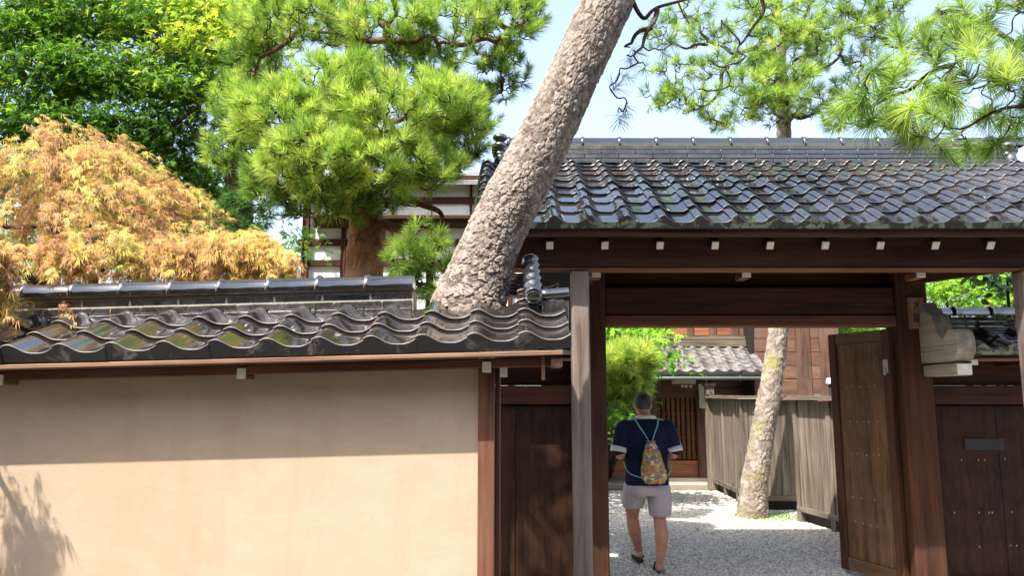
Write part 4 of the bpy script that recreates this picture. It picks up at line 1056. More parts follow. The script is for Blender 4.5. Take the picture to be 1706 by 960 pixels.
pine('pine_tree', 'pine with a pale mossy scaly trunk standing on the gravel inside the gate', (tb.x, Yb, 0),
     [(tb.x - .02, Yb, -.08), (tb.x, Yb, .03), tuple(P(1258, 800, Yb)), tuple(P(1271, 720, Yb)), tuple(P(1283, 650, Yb)), tuple(P(1295, 570, Yb)), tuple(P(1301, 470, Yb)), tuple(P(1305, 350, Yb)), tuple(P(1306, 215, Yb)), tuple(P(1300, 110, Yb)), tuple(P(1310, 40, Yb))],
     [.25, .205, .175, .16, .148, .135, .125, .115, .10, .075, .04], yp_pads, .15, 50, .0030, MAT_NEEDLE, MAT_BARK_Y, 31, .55, .5, .06, 120, 380,
     extra_limbs=[[(1305, 150, Yb), (1340, 130, 10), (1370, 115, 10), (1400, 92, 10)], [(1303, 120, Yb), (1270, 80, 9.8), (1235, 85, 9.8), (1205, 115, 9.7)], [(1306, 205, Yb), (1330, 192, 9.8), (1350, 195, 9.8)]])

# ================================================================== near pine branch over the right end of the roof
rg2 = np.random.default_rng(41); NYB = 4.3
nb = grow('pine_tree', 'pine branch with long needles hanging over the right end of the gate roof', (4.6, 4.6, 0))
bt = np.array([(4.75, 4.7, -.1), (4.7, 4.68, 1.5), (4.55, 4.6, 2.6), (4.2, 4.5, 3.2), (3.95, 4.45, 3.7), (4.3, 4.5, 4.6)])
bark_trunk('trunk', [tuple(p) for p in bt], [.13, .12, .105, .09, .07, .03], MAT_BARK, nb, 40, 110, .045, .009, rg2)
mb = LB(); nodes = list(spline(bt, 30)[12:])
for e in ([(1790, 70, 4.45), (1720, 90, 4.3), (1660, 50, 4.3), (1612, 92, 4.25), (1590, 108, 4.25), (1570, 140, 4.2)], [(1800, 190, 4.4), (1730, 170, 4.3), (1690, 178, 4.25), (1640, 200, 4.2), (1600, 215, 4.2)], [(1590, 108, 4.25), (1550, 120, 4.3), (1505, 150, 4.35), (1465, 175, 4.4), (1430, 190, 4.4)], [(1720, 90, 4.3), (1600, 20, 4.5), (1540, 40, 4.5), (1500, 75, 4.5), (1465, 62, 4.5)], [(1800, 20, 4.5), (1740, 0, 4.4), (1690, 10, 4.4), (1640, 8, 4.5)]):
    nodes += list(limb(mb, [tuple(P(*q)) for q in e], .017, .006, 7, 18, .02, rg2))
mb.build('limb', MAT_TWIG, nb, True)
tu = [(1438, 148), (1418, 178), (1470, 165), (1508, 125), (1503, 72), (1556, 112), (1565, 172), (1598, 92), (1622, 62), (1650, 125), (1645, 185), (1692, 115), (1695, 205), (1572, 205), (1500, 195), (1540, 222), (1595, 225), (1662, 228), (1480, 218), (1430, 205), (1700, 60), (1690, 150), (1620, 145), (1545, 75), (1525, 165), (1605, 180), (1450, 120), (1580, 50), (1655, 90), (1720, 180), (1410, 160), (1455, 195), (1530, 190), (1625, 205), (1565, 140), (1512, 210), (1680, 185), (1600, 125), (1490, 145), (1640, 150), (1610, 20), (1660, 20), (1690, 30), (1560, 20), (1715, 10), (1715, 100), (1585, 155), (1470, 200), (1405, 195), (1550, 95), (1630, 100), (1675, 140), (1535, 140), (1610, 235), (1565, 235), (1640, 240), (1700, 235), (1520, 45), (1640, 40), (1585, 80), (1450, 165), (1710, 145), (1550, 200), (1490, 175)]
T_ = np.array([P(u + rg2.normal(0, 4), v + rg2.normal(0, 4), NYB + rg2.normal(0, .22)) for (u, v) in tu])
D_ = unit(np.stack([rg2.normal(-.15, .35, len(T_)), rg2.normal(-.25, .3, len(T_)), np.where(rg2.random(len(T_)) < .62, .8, -.35) + rg2.normal(0, .25, len(T_))], 1))
stuff(twigs(nodes, T_, D_, rg2, .005).build('twig', MAT_TWIG, nb, True))
V, F, t = needle_mesh(T_, D_, .165, 190, .0020, rg2, (10, 88), .10, .14, tuft_tint=np.clip(rg2.normal(.5, .18, len(T_)), .12, .95))
mobj('crown', V, F, MAT_NEEDLE, nb, tint=t)

# ================================================================== green maple, upper left
rg3 = np.random.default_rng(51)
gm = grow('maple_tree', 'tall dark green maple at the upper left behind the orange maple', (P(60, 500, 9).x, 9.0, 0))
b0 = P(70, 480, 9.2)
wood_pts = [[(b0.x, 9.2, -.1), (b0.x + .1, 9.2, 1.4), tuple(P(90, 330, 9.2)), tuple(P(105, 200, 9.2)), tuple(P(95, 60, 9.2)), tuple(P(120, -60, 9.2))]]
bark_trunk('trunk', wood_pts[0], [.17, .15, .12, .10, .07, .04], MAT_TWIG, gm, 28, 90, .07, .004, rg3)
mb = LB()
for e in ([(100, 205, 9.2), (60, 150, 9.0), (20, 90, 8.9), (-60, 60, 8.8)], [(102, 190, 9.2), (170, 120, 9.0), (240, 95, 8.9), (295, 70, 8.8), (360, 50, 8.8)], [(95, 60, 9.2), (150, 20, 9.1), (220, 0, 9.0)], [(105, 215, 9.2), (180, 200, 9.0), (260, 215, 8.9), (330, 180, 8.9)], [(92, 310, 9.2), (160, 280, 9.0), (230, 270, 9.0)], [(98, 100, 9.2), (50, 20, 9.0), (0, 15, 8.9)]):
    limb(mb, [tuple(P(*q)) for q in e], .05, .012, 6, 16, .05, rg3)
mb.build('limb', MAT_TWIG, gm, True)
mp = [(40, 50, 9.0, 80, 35, 1500, .35), (150, 25, 9.1, 85, 32, 1500, .4), (250, 40, 9.0, 75, 32, 1100, .5), (345, 60, 8.8, 60, 26, 900, .85), (390, 30, 8.8, 45, 24, 500, .85), (75, 130, 9.0, 85, 32, 1500, .3), (180, 125, 9.1, 80, 32, 1500, .3), (275, 150, 9.0, 60, 26, 900, .35), (110, 210, 9.2, 90, 30, 1500, .25), (215, 225, 9.2, 80, 30, 1300, .25), (335, 150, 8.9, 50, 22, 500, .5), (200, 290, 9.3, 70, 26, 1000, .2), (280, 290, 9.3, 60, 26, 800, .2), (10, 200, 9.2, 60, 34, 900, .35), (250, 360, 9.3, 70, 22, 700, .25), (-60, 100, 9, 70, 80, 1300, .3), (20, 290, 9.4, 90, 40, 900, .25), (80, -30, 9, 120, 30, 1300, .5), (260, -30, 9, 110, 26, 1000, .6), (160, 330, 9.5, 90, 30, 800, .25), (300, 100, 9.0, 60, 20, 600, .6)]  # higher tint on the upper-right pads stands for sunlit leaves
mp = [(u, v, Y, ru * 1.08, rv * 1.2, int(n_ * 1.35), tm + .16) for (u, v, Y, ru, rv, n_, tm) in mp] + [(420, 150, 8.9, 40, 40, 500, .6), (380, 100, 8.8, 50, 30, 700, .8), (430, 70, 8.8, 40, 30, 400, .8), (320, 20, 8.9, 70, 24, 800, .85), (300, 220, 9.2, 50, 30, 600, .35)]
V, F, t, _c = blob_leaves(mp, .076, 'palm', rg3, 5, .17, (.4, .25), .7)
mobj('crown', V, F, MAT_MAPLE_G, gm, tint=t)

# ================================================================== orange laceleaf maple
rg4 = np.random.default_rng(61)
om = grow('laceleaf_maple', 'low weeping maple with feathery orange leaves spilling over the wall coping', (-3.1, 5.6, 0))
CX, CY, CZ = -3.65, 5.75, 2.26; RX_, RY_, RZ_ = 2.12, 1.25, 1.50
mb = LB()
for k, e in enumerate(([(-3.1, 5.6, -.1), (-3.15, 5.6, .9), (-3.05, 5.65, 1.7), (-3.2, 5.7, 2.4), (-3.3, 5.75, 3.0)], [(-3.05, 5.65, 1.7), (-2.6, 5.5, 2.3), (-2.2, 5.4, 2.6), (-1.8, 5.35, 2.6), (-1.55, 5.3, 2.45)], [(-3.2, 5.7, 2.2), (-3.0, 5.2, 2.6), (-2.75, 4.9, 2.7), (-2.6, 4.7, 2.45)], [(-3.2, 5.7, 2.3), (-3.7, 5.1, 2.7), (-3.6, 4.4, 2.6), (-3.4, 3.85, 2.5), (-3.05, 3.6, 2.1)], [(-2.4, 5.45, 2.45), (-2.2, 5.0, 2.6), (-2.0, 4.85, 2.45)], [(-3.25, 5.7, 2.6), (-3.7, 5.8, 3.0), (-4.2, 5.8, 3.0)])):
    limb(mb, e, .075 if k == 0 else .042, .012, 8, 18, .05, rg4)
mb.build('limb', MAT_TWIG, om, True)
def spray(C, Dn, n, step, rg, tint, size):
    """feathery weeping shoots: leaves strung along short drooping twigs"""
    m = len(C); s = rg.random((m, n)); d = unit(Dn)
    pos = C[:, None] + d[:, None] * (s * step)[..., None] + np.array([0, 0, -1.0]) * (s ** 2 * step * .35)[..., None] + rg.normal(0, .018, (m, n, 3)) * np.array([1, 1, .6])
    ax = unit(d[:, None] + rg.normal(0, .35, (m, n, 3)) + np.array([0, 0, -.15])).reshape(-1, 3); nr = rg.normal(0, .35, (m * n, 3)) + np.array([-.1, -.4, 1.0])
    tt = np.clip(np.repeat(tint, n) + rg.normal(0, .12, m * n), 0, 1)
    return leaf_mesh(pos.reshape(-1, 3), ax, nr, size * rg.uniform(.7, 1.25, m * n), 6, .036, rg, 42, .3, tt)
n = 2700
ang = rg4.uniform(-math.pi, math.pi, n); rr_ = rg4.random(n) ** .55 * 1.05; fr = np.where(rg4.random(n) < .7, rg4.uniform(.92, 1.03, n), rg4.uniform(.5, .92, n))
q = np.stack([rr_ * np.cos(ang), rr_ * np.sin(ang), 1 - rr_ ** 1.6], 1)
lump = np.array([mnoise.noise(Vector((p[0] * 3.2, p[1] * 3.2, p[2] * 6)) + Vector((3, 1, 7))) for p in q]); fr = fr * (1 + .10 * lump)
keep = ~((q[:, 1] > .5) & (rg4.random(n) < .5)) & (lump > -.20 + .3 * (rg4.random(n) - .5))
shelf = np.sin(q[:, 2] * 26 + 3 * q[:, 0] + 2 * np.sin(ang * 3)); fr = fr * (1 + .045 * shelf)
C = np.array([CX, CY, CZ]) + q * np.array([RX_, RY_, RZ_]) * fr[:, None]
Dn = unit(q * np.array([1.1, .9, .0]) + np.array([.22, -.12, -.30]) + rg4.normal(0, .13, (n, 3)))
tt = np.clip(.50 + .5 * lump + .12 * shelf + rg4.normal(0, .24, n), .02, 1)
parts = [spray(C[keep], Dn[keep], 19, .26, rg4, tt[keep], .068)]
def clump(c, r, n, out, tm):
    qq = unit(rg4.normal(0, 1, (n, 3))) * rg4.random((n, 1)) ** .5; return spray(np.array(c) + qq * np.array(r), unit(np.array(out) + rg4.normal(0, .25, (n, 3))), 18, .22, rg4, np.clip(rg4.normal(tm, .18, n), 0, 1), .068)
for (u, v, Y, ru, rv, n_, tm) in ((455, 425, 5.0, 48, 22, 60, .6), (380, 405, 5.0, 50, 24, 70, .5), (300, 412, 5.0, 45, 18, 45, .5), (210, 418, 4.95, 45, 14, 40, .5), (120, 412, 4.95, 50, 22, 55, .45), (0, 430, 4.3, 22, 30, 55, .5), (-30, 480, 4.2, 45, 25, 50, .45), (430, 400, 5.1, 40, 20, 40, .65)):
    p_ = P(u, v, Y); parts.append(clump(p_, (ru / ppm(Y), .22, rv / ppm(Y)), n_, (.25, -.6, -.45), tm))
for (c, r, n_) in (((-3.02, 3.60, 2.1), (.15, .12, .26), 40), ((-3.15, 3.6, 1.8), (.16, .12, .22), 40), ((-3.4, 3.75, 2.4), (.25, .2, .15), 40), ((-3.0, 3.65, 1.55), (.13, .1, .14), 24)):
    parts.append(clump(c, r, n_, (.15, -.2, -.9), .5))
V, F, t = cat_mesh(parts); mobj('crown', V, F, MAT_MAPLE_O, om, tint=t)

# ================================================================== other shrubs and trees
def leafy(name, label, base, pads, size, mat, seed, kind='simple', lw=.3, cat='tree', stem=True, group=None, lobes=5):
    rg = np.random.default_rng(seed); o = grow(name, label, base, cat, group)
    V, F, t, cents = blob_leaves(pads, size, kind, rg, lobes, lw, (.5, .22), .5)
    mb = LB(); b = np.array(base, float)
    for c in cents:
        limb(mb, [tuple(b), tuple(b * .5 + c * .5 + np.array([0, 0, .1])), tuple(c)], .05 if stem else .02, .01, 6, 12, .04, rg)
    mb.build('trunk' if cat == 'tree' else 'stem', MAT_TWIG, o, True); mobj('crown', V, F, mat, o, tint=t); return o
leafy('leafy_shrub', 'leafy green shrub left of the porch roof seen through the gate', G(1010, 806), [(1010, 560, 11.5, 50, 30, 700, .6), (1060, 565, 11.4, 38, 24, 650, .75), (1040, 600, 11.2, 40, 20, 420, .55), (1092, 600, 11.0, 22, 14, 160, .45), (970, 600, 11.4, 50, 50, 500, .4), (1000, 690, 11.2, 30, 40, 300, .3)], .085, MAT_SHRUB, 71, 'palm', .26, 'shrub')
sp = [(1010, 620, 9.0, 50, 36, 70, .85), (1045, 622, 8.9, 40, 34, 85, .95), (1055, 600, 8.9, 28, 22, 40, .95), (1030, 655, 9.0, 40, 18, 45, .5), (985, 660, 9.0, 40, 30, 40, .5)]
tb = G(960, 860)
pine('pine_shrub', 'round bright green pine shrub left of the walking person', (tb.x, tb.y, 0), [(tb.x, 9.1, -.05), (tb.x + .05, 9.1, .8), tuple(P(985, 680, 9.0)), tuple(P(1010, 620, 9.0))], [.07, .06, .05, .02], sp, .17, 64, .0036, MAT_NEEDLE, MAT_TWIG, 72, .75, .5, trunk_seg=16, nl=40, limbr=.025)
leafy('fern_clump', 'dark green fern-like clump below the round pine shrub', G(1000, 830), [(1012, 672, 8.6, 24, 10, 160, .4), (990, 690, 8.6, 30, 16, 160, .3)], .08, MAT_MAPLE_G, 73, 'palm', .12, 'shrub', False)
leafy('maple_tree', 'bright yellow-green maple beyond the right wing of the gate', (6.4, 10.2, 0), [(1570, 470, 9.6, 40, 28, 800, .85), (1620, 455, 9.8, 45, 28, 900, .95), (1670, 470, 9.8, 40, 30, 800, .85), (1600, 500, 9.6, 60, 22, 800, .8), (1680, 510, 10, 60, 30, 800, .6), (1740, 470, 10, 60, 40, 800, .7)], .06, MAT_SHRUB, 74, 'palm', .2)
leafy('camellia_tree', 'dark glossy-leaved tree behind the right wing roof near the front post', (5.3, 8.0, 0), [(1678, 462, 7.8, 22, 22, 90, .5), (1690, 490, 7.8, 26, 14, 80, .5), (1720, 470, 7.8, 40, 30, 130, .5)], .10, MAT_CAMELLIA, 75, 'simple', .30)
leafy('leafy_tree', 'green tree beyond the right corner of the wooden house', (6.6, 17.5, 0), [(1400, 560, 15.5, 26, 40, 700, .6), (1420, 620, 15.5, 30, 40, 600, .5), (1440, 540, 16, 40, 40, 700, .7), (1395, 500, 16, 20, 40, 500, .6)], .10, MAT_SHRUB, 76, 'palm', .22)
leafy('maple_sapling', 'small dark green maple sapling in front of the white storehouse', (P(500, 500, 7.6).x, 7.6, 0), [(505, 395, 7.6, 22, 12, 120, .3), (488, 420, 7.6, 24, 14, 120, .3)], .06, MAT_MAPLE_G, 77, 'palm', .16, 'sapling', False)
leafy('leafy_tree', 'dark green tree filling the gap behind the orange maple', (P(250, 500, 13).x, 13, 0), [(100, 330, 13, 140, 70, 1600, .3), (260, 350, 12.8, 110, 60, 1400, .3), (350, 330, 12.6, 60, 60, 800, .3), (60, 420, 12.6, 160, 50, 1200, .3), (300, 420, 12.6, 140, 40, 1300, .3), (430, 430, 12.4, 60, 30, 500, .35)], .10, MAT_MAPLE_G, 78, 'palm', .22)
# moss and grass at the foot of the yard pine
rg5 = np.random.default_rng(81); n = 900; gb = G(1275, 866)
C = np.stack([gb.x + .25 + rg5.normal(0, .35, n), gb.y + .15 + rg5.normal(0, .22, n), np.zeros(n) + .001], 1)
V, F, t = simple_leaves(C, rg5.normal(0, .6, (n, 3)) * [1, 1, 0] + np.array([0, 0, .8]), rg5.normal(0, 1, (n, 3)) + np.array([0, -1, 0]), rg5.uniform(.02, .05, n), .1, rg5.random(n))
tag(mobj('grass', V, F, MAT_SHRUB, tint=t), 'thin grass and moss at the foot of the mossy trunk', 'grass', kind='stuff')
n = 700; rg6 = np.random.default_rng(82)
C = np.stack([rg6.uniform(.9, 4.2, n), 7 + 6.2 * rg6.random(n), np.full(n, .012)], 1)
V, F, t = simple_leaves(C, rg6.normal(0, 1, (n, 3)) * [1, 1, .08], np.array([[0, 0, 1.0]]) + rg6.normal(0, .2, (n, 3)), rg6.uniform(.02, .055, n), .2, rg6.random(n) * .5)
tag(mobj('fallen_leaves', V, F, MAT_MAPLE_O, tint=t), 'scattered dry leaves lying on the gravel path', 'leaves', kind='stuff')
# ================================================================== walking person seen from behind
def remeshed(mb, voxel, smooth_it=6, name='body'):
    me = mk_mesh(name, np.concatenate(mb.V), mb.F, None); o = bpy.data.objects.new('tmp_remesh', me); COL.objects.link(o)
    m = o.modifiers.new('r', 'REMESH'); m.mode = 'VOXEL'; m.voxel_size = voxel; m.use_smooth_shade = True
    s = o.modifiers.new('s', 'SMOOTH'); s.factor = .5; s.iterations = smooth_it
    dg = bpy.context.evaluated_depsgraph_get(); out = bpy.data.meshes.new_from_object(o.evaluated_get(dg))
    bpy.data.objects.remove(o); out.polygons.foreach_set('use_smooth', np.ones(len(out.polygons), bool)); return out
def skin_mat():
    m = M_('skin', .5, .35); n = m.noise(14, 4, .6)
    m.col(m.ramp(n, [(.3, lin('#a8745c')), (.7, lin('#c08e74'))])); m.b.inputs['Subsurface Weight'].default_value = .06; return m.m
def cloth(name, c, sc=260):
    m = M_(name, .9, .15); n = m.noise(5, 4, .6); a = tuple(x * .85 for x in c[:3]) + (1,)
    m.col(m.ramp(n, [(.35, a), (.65, c)])); m.bump(m.math('ADD', m.noise(9, 3, .5), m.math('MULTIPLY', m.noise(sc, 2, .5), .15)), .35, .012); return m.m
MAT_SKIN, MAT_NAVY, MAT_TRIM, MAT_SHORT = skin_mat(), cloth('navy_knit', lin('#1b2340')), cloth('white_trim', lin('#d9d9dc')), cloth('grey_shorts', lin('#b2aab0'))
def hair_mat():
    m = M_('dark_grey_hair', .55, .4); n = m.noise(1, 4, .7, m.scale((90, 90, 18)))
    m.col(m.ramp(n, [(.3, lin('#1c1b1d')), (.7, lin('#4a484c'))])); m.bump(n, .6, .006); return m.m
def bag_mat():
    m = M_('patterned_cloth', .85, .2); v = m.voro(34, None, 'F1', 'Color'); s = m.t.nodes.new('ShaderNodeSeparateColor'); m.L(v, s.inputs[0])
    c = m.ramp(s.outputs[0], [(0, lin('#a8884a')), (.18, lin('#c9ac5e')), (.36, lin('#8a9a5c')), (.5, lin('#b8844e')), (.6, lin('#6a6a90')), (.70, lin('#d8ccb0')), (.84, lin('#96707a')), (1, lin('#6a9a92'))], 'CONSTANT')
    fine = m.voro(52, None, 'F1', 'Color'); s2 = m.t.nodes.new('ShaderNodeSeparateColor'); m.L(fine, s2.inputs[0])
    c = m.mix(m.rng_(s2.outputs[1], .5, 1, 0, .55), c, m.ramp(s2.outputs[0], [(0, lin('#c08a3a')), (.5, lin('#6a5a3a')), (1, lin('#9a9a8a'))]))
    m.col(c); m.bump(m.noise(14, 3, .6), .4, .01); return m.m
pg_ = G(1085, 955); px_, py_ = pg_.x, pg_.y + .02
per = thing('person', 'person in navy polo and grey shorts with a patterned bag walking away', 'person', (px_, py_, 0))
PM = Matrix.Translation((px_, py_ + .1, 0)) @ Matrix.Rotation(R(3), 4, 'Z') @ Matrix.Scale(1.05, 4, (1, 0, 0))
def chain(mb, pts, rad, seg=14, n=None):
    n = n or len(pts) * 5; c = spline(pts, n); r = np.interp(np.linspace(0, 1, n), np.linspace(0, 1, len(rad)), rad); mb.tube(c, r, seg)
    mb.ell(c[0], (r[0],) * 3, 12, 8); mb.ell(c[-1], (r[-1],) * 3, 12, 8)
def loft(mb, rings, seg=28):
    V = []; F = []
    for (z, cx, cy, rx, ry, pw) in rings:
        for k in range(seg):
            a = 2 * math.pi * k / seg; c, s = math.cos(a), math.sin(a)
            V.append((cx + rx * math.copysign(abs(c) ** pw, c), cy + ry * math.copysign(abs(s) ** pw, s), z))
    for j in range(len(rings) - 1):
        for k in range(seg): F.append((j * seg + k, j * seg + (k + 1) % seg, (j + 1) * seg + (k + 1) % seg, (j + 1) * seg + k))
    F.append(tuple(range(seg))[::-1]); F.append(tuple((len(rings) - 1) * seg + k for k in range(seg))); mb.add(V, F)
HX, HYo = -.012, .045                         # head leans a little forward
b = MB()
b.ell((HX, HYo + .005, 1.575), (.076, .094, .108), 24, 16); b.ell((HX - .006, HYo + .055, 1.525), (.056, .052, .065), 18, 12)
b.ell((HX - .012, HYo + .105, 1.555), (.013, .020, .018), 10, 8); b.ell((HX - .01, HYo + .094, 1.575), (.011, .012, .028), 10, 8)
for s in (-1, 1):
    b.ell((HX + s * .078, HYo + .002, 1.558), (.012, .024, .036), 10, 8); b.ell((HX + s * .030, HYo + .078, 1.590), (.016, .012, .012), 8, 6)
b.ell((HX - .01, HYo + .092, 1.512), (.024, .012, .008), 10, 6)
chain(b, [(0, .005, 1.36), (-.002, .015, 1.43), (HX, .035, 1.50)], [.078, .064, .060])
loft(b, [(.78, 0, 0, .165, .115, .9), (.95, 0, 0, .165, .12, .9), (1.15, 0, .01, .175, .12, .9), (1.30, 0, .01, .185, .11, .9), (1.39, 0, .01, .12, .075, .9), (1.42, 0, .01, .07, .06, 1)])
for s in (-1, 1):
    chain(b, [(s * .185, .005, 1.355), (s * .225, -.015, 1.22), (s * .25, -.03, 1.085)], [.062, .054, .046])
    chain(b, [(s * .25, -.03, 1.085), (s * .215, .09, 1.07), (s * .135, .215, 1.085)], [.046, .043, .030])
    wx, wy, wz = s * .135, .215, 1.085
    chain(b, [(wx, wy, wz), (wx - s * .03, wy + .055, wz + .012), (wx - s * .045, wy + .085, wz + .016)], [.028, .034, .030])
    for i, (o, l) in enumerate(((-.028, .075), (-.009, .085), (.010, .080), (.028, .062))):
        p0_ = np.array([wx - s * .045, wy + .095, wz + .014 + o]); p1_ = p0_ + [-s * .03, l * .5, 0]; p2_ = p1_ + [-s * .04, l * .08, -.004]
        chain(b, [p0_, p1_, p2_], [.0105, .0095, .0085], 8, 8)
    chain(b, [(wx - s * .02, wy + .03, wz + .035), (wx - s * .03, wy + .07, wz + .06), (wx - s * .05, wy + .10, wz + .055)], [.012, .011, .009], 8, 8)
LEG = {1: [(.100, 0, .86), (.114, -.01, .66), (.104, -.03, .475), (.106, -.085, .33), (.078, -.12, .10), (.076, -.12, .055)], -1: [(-.100, 0, .86), (-.116, .07, .66), (-.112, .15, .475), (-.092, .17, .33), (-.036, .27, .14), (-.026, .285, .095)]}
for s in (1, -1):
    chain(b, LEG[s], [.098, .084, .058, .063, .037, .034], 16, 36)
    ax_, ay_, az_ = LEG[s][-1]
    b.ell((ax_, ay_ - .028, az_ - .012), (.030, .034, .034), 12, 8)
    chain(b, [(ax_, ay_ + .0, az_ - .012), (ax_ + s * .008, ay_ + .09, az_ - .022), (ax_ + s * .012, ay_ + .15, az_ - .032)], [.034, .036, .024], 12, 12)
    for i in range(5): chain(b, [(ax_ + s * (-.020 + .013 * i), ay_ + .15, az_ - .036), (ax_ + s * (-.022 + .014 * i), ay_ + .205 - .010 * i, az_ - .043)], [.011, .008], 8, 6)
body = remeshed(b, .0075, 4); body.materials.append(MAT_SKIN); obj('body', body, per, PM)
# polo shirt
b = MB()
loft(b, [(.795, .0, .0, .205, .150, .85), (.85, .0, .0, .202, .150, .85), (.95, 0, .005, .198, .148, .85), (1.08, 0, .01, .198, .143, .85), (1.20, 0, .008, .206, .138, .85), (1.30, 0, .005, .208, .126, .8), (1.36, 0, .005, .185, .105, .8), (1.405, 0, .008, .130, .082, .85), (1.44, 0, .012, .078, .066, .95)])
for s in (-1, 1):
    chain(b, [(s * .150, .004, 1.355), (s * .205, .0, 1.345), (s * .238, -.012, 1.24), (s * .262, -.025, 1.135)], [.060, .074, .073, .070], 18, 22)
for j, (x, y, z, l, an) in enumerate(((-.08, -.150, .93, .22, .25), (.09, -.150, .90, .2, -.3), (.12, -.142, 1.06, .18, -.6), (-.13, -.138, 1.08, .16, .6), (.02, -.152, .85, .3, .05))):
    dx_, dz_ = math.sin(an + 1.4) * l / 2, math.cos(an + 1.4) * l / 2; chain(b, [(x - dx_, y + .012, z - dz_), (x, y + .006, z), (x + dx_, y + .012, z + dz_)], [.010, .016, .010], 8, 8)
sh = remeshed(b, .009, 5); sh.materials.append(MAT_NAVY); shirt = obj('polo_shirt', sh, per, PM)
for s in (-1, 1):
    b = MB(); b.tube([(s * .2555, -.0215, 1.16), (s * .263, -.0255, 1.132), (s * .2665, -.028, 1.113)], [.0765, .0765, .0755], 22); b.build('sleeve_trim', MAT_TRIM, shirt, True, PM)
    b = MB(); b.tube(spline([(s * .105, -.010, 1.432), (s * .165, -.014, 1.417), (s * .228, -.012, 1.390), (s * .277, -.020, 1.330), (s * .303, -.022, 1.25), (s * .330, -.030, 1.16)], 20), .0055, 6); b.build('shoulder_piping', MAT_TRIM, shirt, True, PM)
b = MB(); ring = [(.088 * math.cos(a), .012 + .078 * math.sin(a), 1.437 + .014 * -math.sin(a)) for a in np.linspace(0, 2 * math.pi, 25)]
b.tube(ring, .019, 10, False); b.build('collar', MAT_TRIM, shirt, True, PM)
# shorts
b = MB()
loft(b, [(.70, 0, .005, .185, .135, .85), (.76, 0, 0, .203, .148, .85), (.83, 0, 0, .196, .142, .85), (.87, 0, 0, .185, .132, .85)])
chain(b, [(.098, .0, .80), (.114, -.008, .68), (.112, -.02, .545)], [.110, .112, .106], 20, 18)
chain(b, [(-.098, .0, .80), (-.114, .045, .70), (-.116, .085, .615)], [.110, .110, .104], 20, 18)
b.ell((.075, -.06, .76), (.09, .09, .09)); b.ell((-.075, -.06, .76), (.09, .09, .09))
s_ = remeshed(b, .010, 4); V_ = np.empty(len(s_.vertices) * 3, np.float32); s_.vertices.foreach_get('co', V_); V_ = V_.reshape(-1, 3)
V_[:, 2] = np.where(V_[:, 0] > 0, np.maximum(V_[:, 2], .505), np.maximum(V_[:, 2], .565)); s_.vertices.foreach_set('co', V_.ravel()); s_.update()
s_.materials.append(MAT_SHORT); obj('shorts', s_, per, PM)
# hair
b = MB(); b.ell((HX, HYo - .008, 1.600), (.082, .096, .092), 24, 16); b.ell((HX, HYo - .035, 1.580), (.076, .066, .078), 22, 14)
h = remeshed(b, .008, 3); V_ = np.empty(len(h.vertices) * 3, np.float32); h.vertices.foreach_get('co', V_); V_ = V_.reshape(-1, 3)
V_[:, 2] = np.where((V_[:, 1] > HYo + .045) & (V_[:, 2] < 1.62), 1.62, V_[:, 2]); V_ += rng.normal(0, .0016, V_.shape); h.vertices.foreach_set('co', V_.ravel()); h.update()
h.materials.append(hair_mat()); obj('hair', h, per, PM)
# sandals
MAT_SOLE = simple('dark_rubber', lin('#2a2622'), .8)
for s in (1, -1):
    ax_, ay_, az_ = LEG[s][-1]; o = [( -.032, -.065), (.032, -.065), (.038, .02), (.045, .13), (.036, .20), (0, .225), (-.034, .20), (-.042, .13), (-.036, .02)]
    z0, z1 = max(.002, az_ - .075), az_ - .053
    V = [(ax_ + s * .006 + x, ay_ + y, z) for z in (z0, z1) for (x, y) in o]; n = len(o)
    sd = mobj('sandal', V, [tuple(range(n))[::-1], tuple(range(n, 2 * n))] + [(i, (i + 1) % n, n + (i + 1) % n, n + i) for i in range(n)], MAT_SOLE, per, False, PM)
    mb = MB(); mb.tube(spline([(ax_ - .042, ay_ + .08, z1 - .005), (ax_ - .02, ay_ + .10, az_ + .018), (ax_ + .03, ay_ + .10, az_ + .018), (ax_ + .055, ay_ + .08, z1 - .005)], 10), .008, 6); mb.build('strap', MAT_SOLE, sd, True, PM)
# drawstring bag and its cords
bag = thing('drawstring_bag', 'colourful patterned drawstring bag with turquoise cords on the walking person\'s back', 'bag', (px_, py_ - .2, .85))
b = MB(); BY = -.160
rings = []
for (z, cx, rx, ry) in ((.822, .035, .060, .020), (.838, .033, .088, .042), (.88, .028, .118, .060), (.95, .022, .116, .062), (1.03, .018, .096, .055), (1.11, .014, .074, .045), (1.17, .010, .052, .036), (1.205, .008, .034, .026), (1.225, .006, .040, .028)):
    rings.append((z, cx, BY - ry * .55, rx, ry, .9))
seg = 36; V = []; F = []
for j, (z, cx, cy, rx, ry, pw) in enumerate(rings):
    g = max(0, (z - 1.0) / .22)
    for k in range(seg):
        a = 2 * math.pi * k / seg; w_ = 1 + .16 * g * math.sin(a * 9) + .03 * math.sin(a * 5 + z * 40); V.append((cx + rx * w_ * math.cos(a), cy + ry * w_ * math.sin(a), z + .006 * math.sin(a * 3)))
for j in range(len(rings) - 1):
    for k in range(seg): F.append((j * seg + k, j * seg + (k + 1) % seg, (j + 1) * seg + (k + 1) % seg, (j + 1) * seg + k))
F.append(tuple(range(seg))[::-1]); F.append(tuple((len(rings) - 1) * seg + k for k in range(seg)))
mobj('sack', V, F, bag_mat(), bag, True, PM)
MAT_CORD = simple('turquoise_cord', lin('#6fb9b4'), .7, .1)
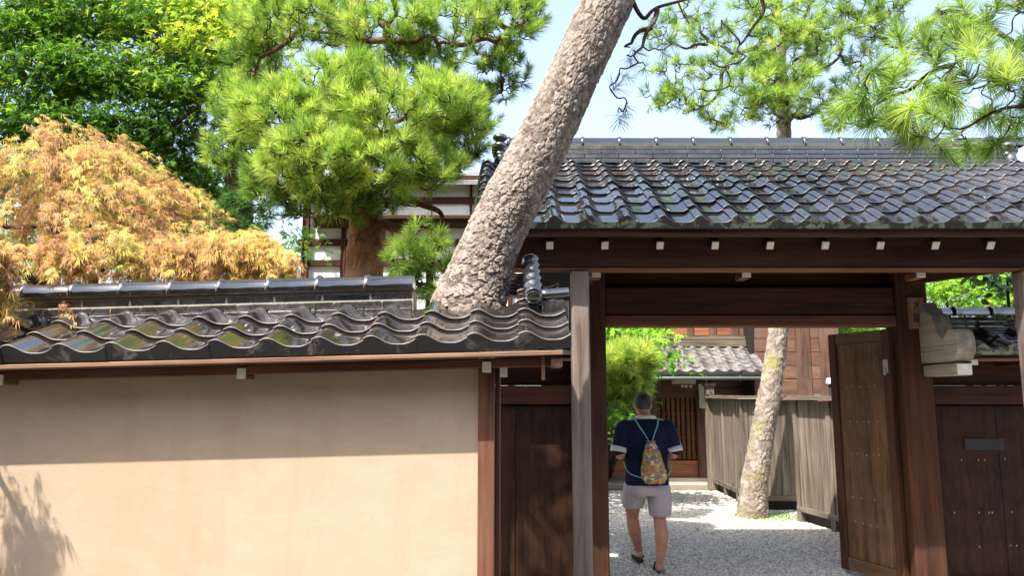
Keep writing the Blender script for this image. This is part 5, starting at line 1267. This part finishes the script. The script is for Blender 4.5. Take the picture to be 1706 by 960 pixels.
for s in (-1, 1):
    for o_ in (-.004, .004):
        b = MB(); b.tube(spline([(.006 + s * .012, BY - .018, 1.215), (s * .045, BY - .004, 1.29), (s * .085 + o_, -.118, 1.365), (s * .108 + o_, -.055, 1.425), (s * .120 + o_, .03, 1.428), (s * .150, .11, 1.36)], 22), .0045, 6); b.build('cord', MAT_CORD, bag, True, PM)
    b = MB(); b.tube(spline([(s * .150, .11, 1.30), (s * .212, .06, 1.10), (s * .215, -.06, .985), (s * .180, -.135, .915), (.03 + s * .095, BY - .03, .875)], 22), .0045, 6); b.build('cord', MAT_CORD, bag, True, PM)

# ================================================================== the other side of the street (unseen; mirrored in the glaze and blocking sky light)
opp = thing('roadside_wall', 'long unseen brown earthen wall across the street behind the viewer', 'wall', (0, -5.2, 0))
boxb('wall_body', -16, 16, -5.5, -5.1, -.1, 2.6, simple('brown_earth_wall', lin('#5c4c3c'), .9, .15, 3), opp, .02)
boxb('coping', -16.1, 16.1, -5.7, -4.9, 2.602, 2.75, MAT_TILE_OLD, opp, .03)

rg9 = np.random.default_rng(91)
for i, (x, lab) in enumerate(((-13, 'far left'), (-8, 'left'), (-3, 'middle'), (2, 'middle right'), (7, 'right'), (12, 'far right'))):  # unseen row, raised high to cut sky light on the wall and gate
    n = 2600; h = rg9.uniform(8.2, 9.6); hd = thing('sky_block_evergreen', 'unseen tall evergreen blocking sky light across the street behind the viewer, %s of the row' % lab, 'tree', (x, -7.2, 0), 'sky-blocking evergreens across the street')
    q = unit(rg9.normal(0, 1, (n, 3))) * rg9.random((n, 1)) ** .33; C = np.array([x, -7.2, h / 2 + .6]) + q * np.array([3.0, 1.3, h / 2 - .4])
    V, F, t = simple_leaves(C, rg9.normal(0, 1, (n, 3)), rg9.normal(0, .6, (n, 3)) + np.array([0, 1, .4]), rg9.uniform(.3, .6, n), .36, rg9.random(n))
    mobj('crown', V, F, MAT_EVERGREEN, hd, tint=t); b = MB(); b.tube([(x, -7.2, 0), (x + .1, -7.2, h * .45), (x, -7.2, h * .85)], [.2, .15, .05], 8); b.build('trunk', MAT_TWIG, hd)
